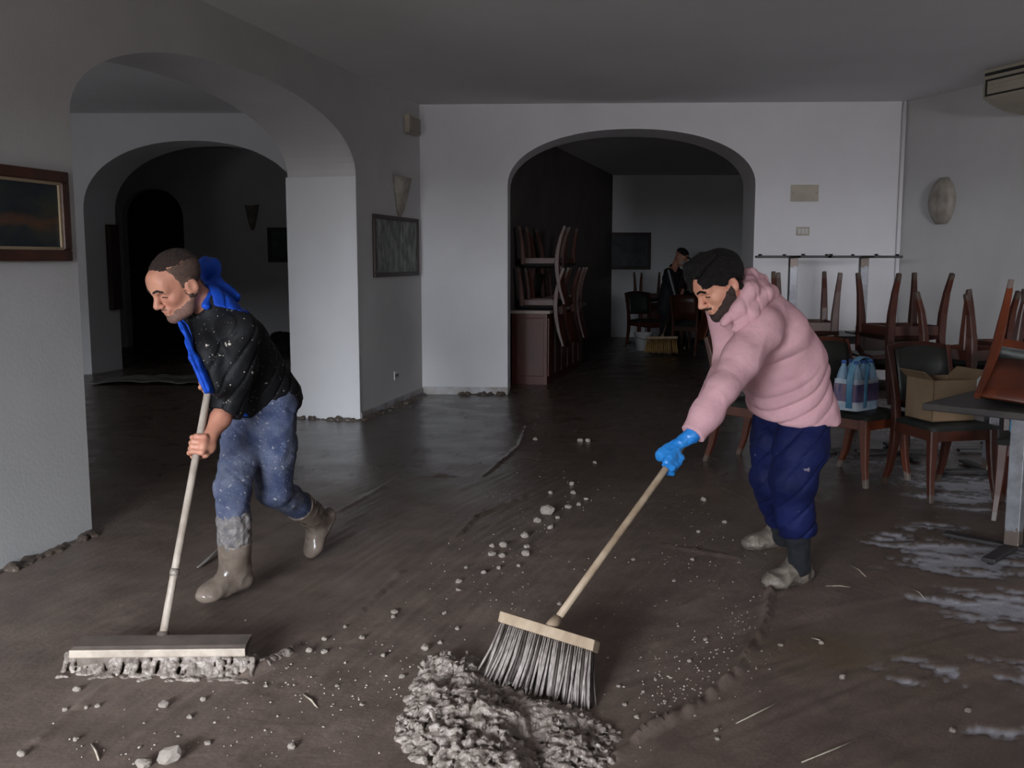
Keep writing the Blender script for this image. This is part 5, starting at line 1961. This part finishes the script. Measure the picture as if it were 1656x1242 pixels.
def on_left(u, v):
    """point of the left wall's face seen at (u, v)"""
    a, b, c = ray(u, v)
    # a*t = x, b*t = y ; x = LW0x + k*(y-LW0y)
    k = LDIR[0] / LDIR[1]
    t = (LW0[0] - k * LW0[1]) / (a - k * b)
    return V(a * t, b * t, CAM_H + c * t)


def on_line(u, v, p0, d):
    a, b, c = ray(u, v)
    k = d[0] / d[1] if abs(d[1]) > abs(d[0]) else None
    if k is not None: t = (p0[0] - k * p0[1]) / (a - k * b)
    else:
        k = d[1] / d[0]; t = (p0[1] - k * p0[0]) / (b - k * a)
    return V(a * t, b * t, CAM_H + c * t)


def picture(name, label, M4, w, h, fw, frame_m, art_m, liner=0.0, depth=.03):
    root = empty(name); root.matrix_world = M4; tag(root, label, 'picture')
    for (x0, z0, x1, z1, tp) in ((-w / 2, -h / 2, w / 2, -h / 2 + fw, 0), (-w / 2, h / 2 - fw, w / 2, h / 2, 1), (-w / 2, -h / 2 + fw, -w / 2 + fw, h / 2 - fw, 2), (w / 2 - fw, -h / 2 + fw, w / 2, h / 2 - fw, 3)):
        mb = MB(); mb.box((x0, .001, z0), (x1, depth, z1), min(.008, fw * .25)); mb.build('frame_rail', frame_m, root)
    iw, ih = w - 2 * fw, h - 2 * fw
    if liner:
        mb = MB()
        for (x0, z0, x1, z1) in ((-iw / 2, -ih / 2, iw / 2, -ih / 2 + liner), (-iw / 2, ih / 2 - liner, iw / 2, ih / 2), (-iw / 2, -ih / 2 + liner, -iw / 2 + liner, ih / 2 - liner), (iw / 2 - liner, -ih / 2 + liner, iw / 2, ih / 2 - liner)):
            mb.box((x0, .002, z0), (x1, depth * .75, z1))
        mb.build('liner', M['liner'], root)
    mb = MB(); mb.box((-iw / 2, .002, -ih / 2), (iw / 2, depth * .5, ih / 2)); mb.build('canvas', art_m, root)
    return root


def art_material(name, stops, scale, stretch, streak=None, rough=.5):
    m = bpy.data.materials.new(name); m.use_nodes = True
    nd = m.node_tree.nodes; lk = m.node_tree.links; bs = nd['Principled BSDF']; bs.inputs['Roughness'].default_value = rough
    tc = nd.new('ShaderNodeTexCoord'); mp = nd.new('ShaderNodeMapping'); mp.inputs['Scale'].default_value = stretch
    lk.new(tc.outputs['Object'], mp.inputs[0])
    nz = nd.new('ShaderNodeTexNoise'); nz.inputs['Scale'].default_value = scale; nz.inputs['Detail'].default_value = 7; nz.inputs['Distortion'].default_value = .6
    lk.new(mp.outputs[0], nz.inputs['Vector'])
    rp = nd.new('ShaderNodeValToRGB'); el = rp.color_ramp.elements
    el[0].position = stops[0][0]; el[0].color = (*lin(stops[0][1]), 1); el[1].position = stops[-1][0]; el[1].color = (*lin(stops[-1][1]), 1)
    for p_, c_ in stops[1:-1]:
        e = el.new(p_); e.color = (*lin(c_), 1)
    lk.new(nz.outputs['Fac'], rp.inputs[0]); out = rp.outputs[0]
    if streak:
        (zc, hh_, col) = streak
        sp = nd.new('ShaderNodeSeparateXYZ'); lk.new(tc.outputs['Object'], sp.inputs[0])
        a = nd.new('ShaderNodeMath'); a.operation = 'MULTIPLY_ADD'; a.inputs[1].default_value = .12; a.inputs[2].default_value = -zc - .06
        lk.new(nz.outputs['Fac'], a.inputs[0])
        b = nd.new('ShaderNodeMath'); b.operation = 'ADD'; lk.new(sp.outputs['Z'], b.inputs[0]); lk.new(a.outputs[0], b.inputs[1])
        c = nd.new('ShaderNodeMath'); c.operation = 'ABSOLUTE'; lk.new(b.outputs[0], c.inputs[0])
        mr = nd.new('ShaderNodeMapRange'); mr.inputs[1].default_value = 0; mr.inputs[2].default_value = hh_; mr.inputs[3].default_value = .8; mr.inputs[4].default_value = 0
        lk.new(c.outputs[0], mr.inputs[0])
        mx = nd.new('ShaderNodeMixRGB'); mx.inputs[2].default_value = (*lin(col), 1)
        lk.new(mr.outputs[0], mx.inputs[0]); lk.new(out, mx.inputs[1]); out = mx.outputs[0]
    lk.new(out, bs.inputs['Base Color'])
    return m


inn = -LN                                       # into the room
# large painting at the left edge
q0 = on_left(104, 349); w = 1.0
tl = on_left(98, 282); bl = on_left(105, 419); hgt = tl[2] - bl[2] + .02
c = V(q0[0], q0[1], (tl[2] + bl[2]) / 2) - V(LDIR[0], LDIR[1], 0) * (w / 2)
art1 = art_material('painting_sea', [(.30, (14, 24, 38)), (.45, (26, 36, 42)), (.6, (42, 48, 42)), (.75, (58, 56, 44))], 5, (1, 1, 2.2), (-.03, .035, (96, 62, 34)))
picture('painting', 'dark blue and ochre painting in a brown wooden frame at the left edge', wall_frame(c, LDIR, inn), w, hgt, .055, M['frame_wood'], art1, .014, .04)
# grey print beside the left arch
l0 = on_left(602, 400); r0 = on_left(674, 400); w2 = np.linalg.norm(r0 - l0)
zt = on_left(638, 350)[2]; zb = on_left(638, 447)[2]
c = (l0 + r0) / 2; c[2] = (zt + zb) / 2
art2 = art_material('print_grey', [(.32, (70, 72, 68)), (.5, (104, 106, 102)), (.7, (144, 146, 140))], 7, (2.2, 2.2, 1), None, .6)
picture('print', 'grey print in a thin dark frame between the left arch and the corner', wall_frame(c, LDIR, inn), w2, zt - zb, .04, M['frame_dark'], art2, 0, .03)
# picture on the dining room's back wall
a_ = PY(977, 436, yB); b_ = PY(1053, 376, yB)
art3 = art_material('print_dark', [(.3, (30, 36, 38)), (.7, (66, 74, 74))], 4, (1, 1, 1), None, .6)
picture('picture', 'dark picture hanging on the back wall of the dining room', wall_frame(V((a_[0] + b_[0]) / 2, yB, (a_[2] + b_[2]) / 2), V(1, 0), V(0, -1)), b_[0] - a_[0], b_[2] - a_[2], .06, M['frame_dark'], art3)
a_ = PY(434, 424, 16.4); b_ = PY(488, 368, 16.4)
picture('picture', 'small dark picture seen through the side room arch', wall_frame(V((a_[0] + b_[0]) / 2, 16.4, (a_[2] + b_[2]) / 2), V(1, 0), V(0, -1)), b_[0] - a_[0], b_[2] - a_[2], .06, M['frame_dark'], art3)


def sconce_v(name, label, M4, w, h, d):
    """wall lamp: ceramic half cone, open at the top, folded like a shell"""
    root = empty(name); root.matrix_world = M4; tag(root, label, 'wall lamp')
    n = 14; rows = 7; vs_ = []; fs = []
    for j in range(rows):
        t = j / (rows - 1); r_ = .18 + .82 * t ** .75
        for i in range(n + 1):
            a = math.pi * i / n
            rip = 1 + .05 * math.cos(a * 8) * t
            vs_.append((math.cos(a) * w / 2 * r_ * rip, .004 + math.sin(a) * d * r_ * rip, -h / 2 + h * t + .03 * h * math.cos(a * 2) * t))
    m = n + 1
    for j in range(rows - 1):
        for i in range(n): fs.append((j * m + i, (j + 1) * m + i, (j + 1) * m + i + 1, j * m + i + 1))
    fs.append(tuple(range(m)))
    o = mesh_obj('shade', vs_, fs, M['ceramic'], root, True)
    sd = o.modifiers.new('wall', 'SOLIDIFY'); sd.thickness = .006
    mb = MB(); mb.box((-w * .22, .0, -h * .3), (w * .22, .014, h * .25), .004); mb.build('wall_plate', M['plastic_white'], root)
    return root


def sconce_shell(name, label, M4, w, h, d):
    root = empty(name); root.matrix_world = M4; tag(root, label, 'wall lamp')
    n = 20; rows = 9; vs_ = []; fs = []
    for j in range(rows + 1):
        t = j / rows; z = -h / 2 + h * t
        hw = w / 2 * (math.sin(math.pi * min(.97, max(.06, t * .9 + .06)))) ** .55
        for i in range(n + 1):
            a = math.pi * i / n
            rip = 1 + .06 * math.cos(a * 10)
            vs_.append((math.cos(a) * hw, .004 + d * math.sin(a) ** .8 * (hw / (w / 2)) * rip, z))
    m = n + 1
    for j in range(rows):
        for i in range(n): fs.append((j * m + i, (j + 1) * m + i, (j + 1) * m + i + 1, j * m + i + 1))
    fs.append(tuple(range(m))); fs.append(tuple(range(rows * m + m - 1, rows * m - 1, -1)))
    o = mesh_obj('shade', vs_, fs, M['ceramic'], root, True)
    mb = MB(); mb.box((-w * .2, .0, -h * .28), (w * .2, .012, h * .28), .004); mb.build('wall_plate', M['plastic_white'], root)
    return root


p = on_left(644, 318)
sconce_v('wall_lamp', 'folded ceramic wall lamp above the grey print', wall_frame(p, LDIR, inn), .30, .37, .13)
p = on_line(1526, 325, back_r, rdir)
rin = V(-(-rdir[1]), -(rdir[0])) if False else -V(-rdir[1], rdir[0])
sconce_shell('wall_lamp', 'oval ribbed ceramic wall lamp on the right wall', wall_frame(p, rdir, rin), .34, .45, .10)
p = PY(408, 352, 16.4)
sconce_v('wall_lamp', 'small wall lamp in the dark beyond the side room arch', wall_frame(p, V(1, 0), V(0, -1)), .22, .40, .13)
# emergency lamp high in the corner of the left wall
p = on_left(662, 203)
root = empty('emergency_lamp'); root.matrix_world = wall_frame(p, LDIR, inn); tag(root, 'beige emergency lamp high on the left wall near the corner', 'lamp')
mb = MB(); mb.box((-.17, .001, -.09), (.17, .06, .09), .012); mb.build('housing', M['plastic_beige'], root)
mb = MB(); mb.box((-.15, .058, -.072), (.15, .074, .072), .010); mb.build('diffuser', M['plastic_grey'], root)
# socket low on the left wall
p = on_left(640, 607)
root = empty('wall_socket'); root.matrix_world = wall_frame(p, LDIR, inn); tag(root, 'white wall socket low on the left wall under the grey print', 'socket')
mb = MB(); mb.box((-.06, .001, -.045), (.06, .012, .045), .004); mb.build('cover_plate', M['plastic_white'], root)
for s in (-1, 1):
    mb = MB(); mb.lathe([(.017, 0), (.017, .003)], 14, Matrix.Translation((s * .026, .012, 0)) @ Matrix.Rotation(-math.pi / 2, 4, 'X')); mb.build('outlet', M['slot_dark'], root)
# plates on the back wall
bin_ = -bn
for (u0, v0, u1, v1, nm, lab, m_) in ((1278, 299, 1324, 326, 'junction_cover', 'beige rectangular cover plate on the back wall right of the arch', 'plastic_beige'),
                                      (1287, 367, 1309, 381, 'light_switch', 'small beige switch plate under the larger cover plate', 'plastic_beige')):
    a_ = on_line(u0, v1, corner, bdir); b_ = on_line(u1, v0, corner, bdir)
    c = (a_ + b_) / 2; w = np.linalg.norm((b_ - a_)[:2]); h = b_[2] - a_[2]
    root = empty(nm); root.matrix_world = wall_frame(c, bdir, bin_); tag(root, lab, 'switch' if nm == 'light_switch' else 'cover plate')
    mb = MB(); mb.box((-w / 2, .001, -h / 2), (w / 2, .012, h / 2), .004); pl = mb.build('plate', M[m_], root)
    if nm == 'light_switch':
        for s in (-1, 0, 1):
            mb = MB(); mb.box((s * w * .27 - w * .11, .010, -h * .3), (s * w * .27 + w * .11, .017, h * .3), .002); mb.build('rocker', M['plastic_white'], root)
    else:
        for s in (-1, 1):
            mb = MB(); mb.lathe([(.008, 0), (.006, .003)], 10, Matrix.Translation((s * w * .42, .012, 0)) @ Matrix.Rotation(-math.pi / 2, 4, 'X')); mb.build('screw', M['plastic_grey'], root)
# fan coil unit under the ceiling on the right wall
rl = unit(V(rdir[0], rdir[1]))
f0 = on_line(1592, 120, back_r + V(*rin) * .52, rdir)
M4 = wall_frame(V(f0[0] - rin[0] * .52, f0[1] - rin[1] * .52, 2.80), rl, rin)
root = empty('air_conditioner'); root.matrix_world = M4; tag(root, 'beige fan coil air conditioner under the ceiling at the right edge', 'air conditioner')
Lc = 1.3
prof = [(.004, .255), (.52, .255), (.525, .02), (.50, .005), (.42, -.035), (.28, -.075), (.12, -.095), (.004, -.10)]
mb = MB(); n = len(prof)
mb.add([(x, y, z) for x in (0, Lc) for y, z in prof], [tuple(range(n)), tuple(range(2 * n - 1, n - 1, -1))] + [(i, n + i, n + (i + 1) % n, (i + 1) % n) for i in range(n)])
mb.build('casing', M['plastic_beige'], root)
mb = MB()
for lo, hi in (((.03, .522, .03), (Lc - .03, .532, .045)), ((.03, .522, .155), (Lc - .03, .532, .17)), ((.03, .522, .03), (.045, .532, .17)), ((Lc - .045, .522, .03), (Lc - .03, .532, .17)), ((.02, .522, .2), (Lc - .02, .531, .225))):
    mb.box(lo, hi)
mb.build('outlet_frame', M['slot_dark'], root)
for k in range(3):
    mb = MB(); mb.box((.05, .522, .055 + k * .034), (Lc - .05, .530, .083 + k * .034), .003); mb.build('louvre', M['plastic_beige'], root)

# narrow dark upright sliver on the jamb of the side room's arch
root = empty('dark_sliver', (xa0 + .002 + LDIR[0] * .50, yA + LDIR[1] * .50, .80), -math.atan2(LDIR[0], LDIR[1])); tag(root, 'narrow dark sliver on the side room arch jamb behind the person in black', 'sliver')
mb = MB(); mb.box((.002, -.09, 0), (.06, .12, 1.1), .005); mb.build('body', M['frame_dark'], root)
mb = MB(); mb.box((.058, -.08, .02), (.068, .11, 1.08), .003); d_ = mb.build('door', M['frame_dark'], root)
mb = MB(); mb.tube([(.068, -.05, .55), (.082, -.05, .55)], .010, 8); mb.build('knob', M['iron'], d_, True)
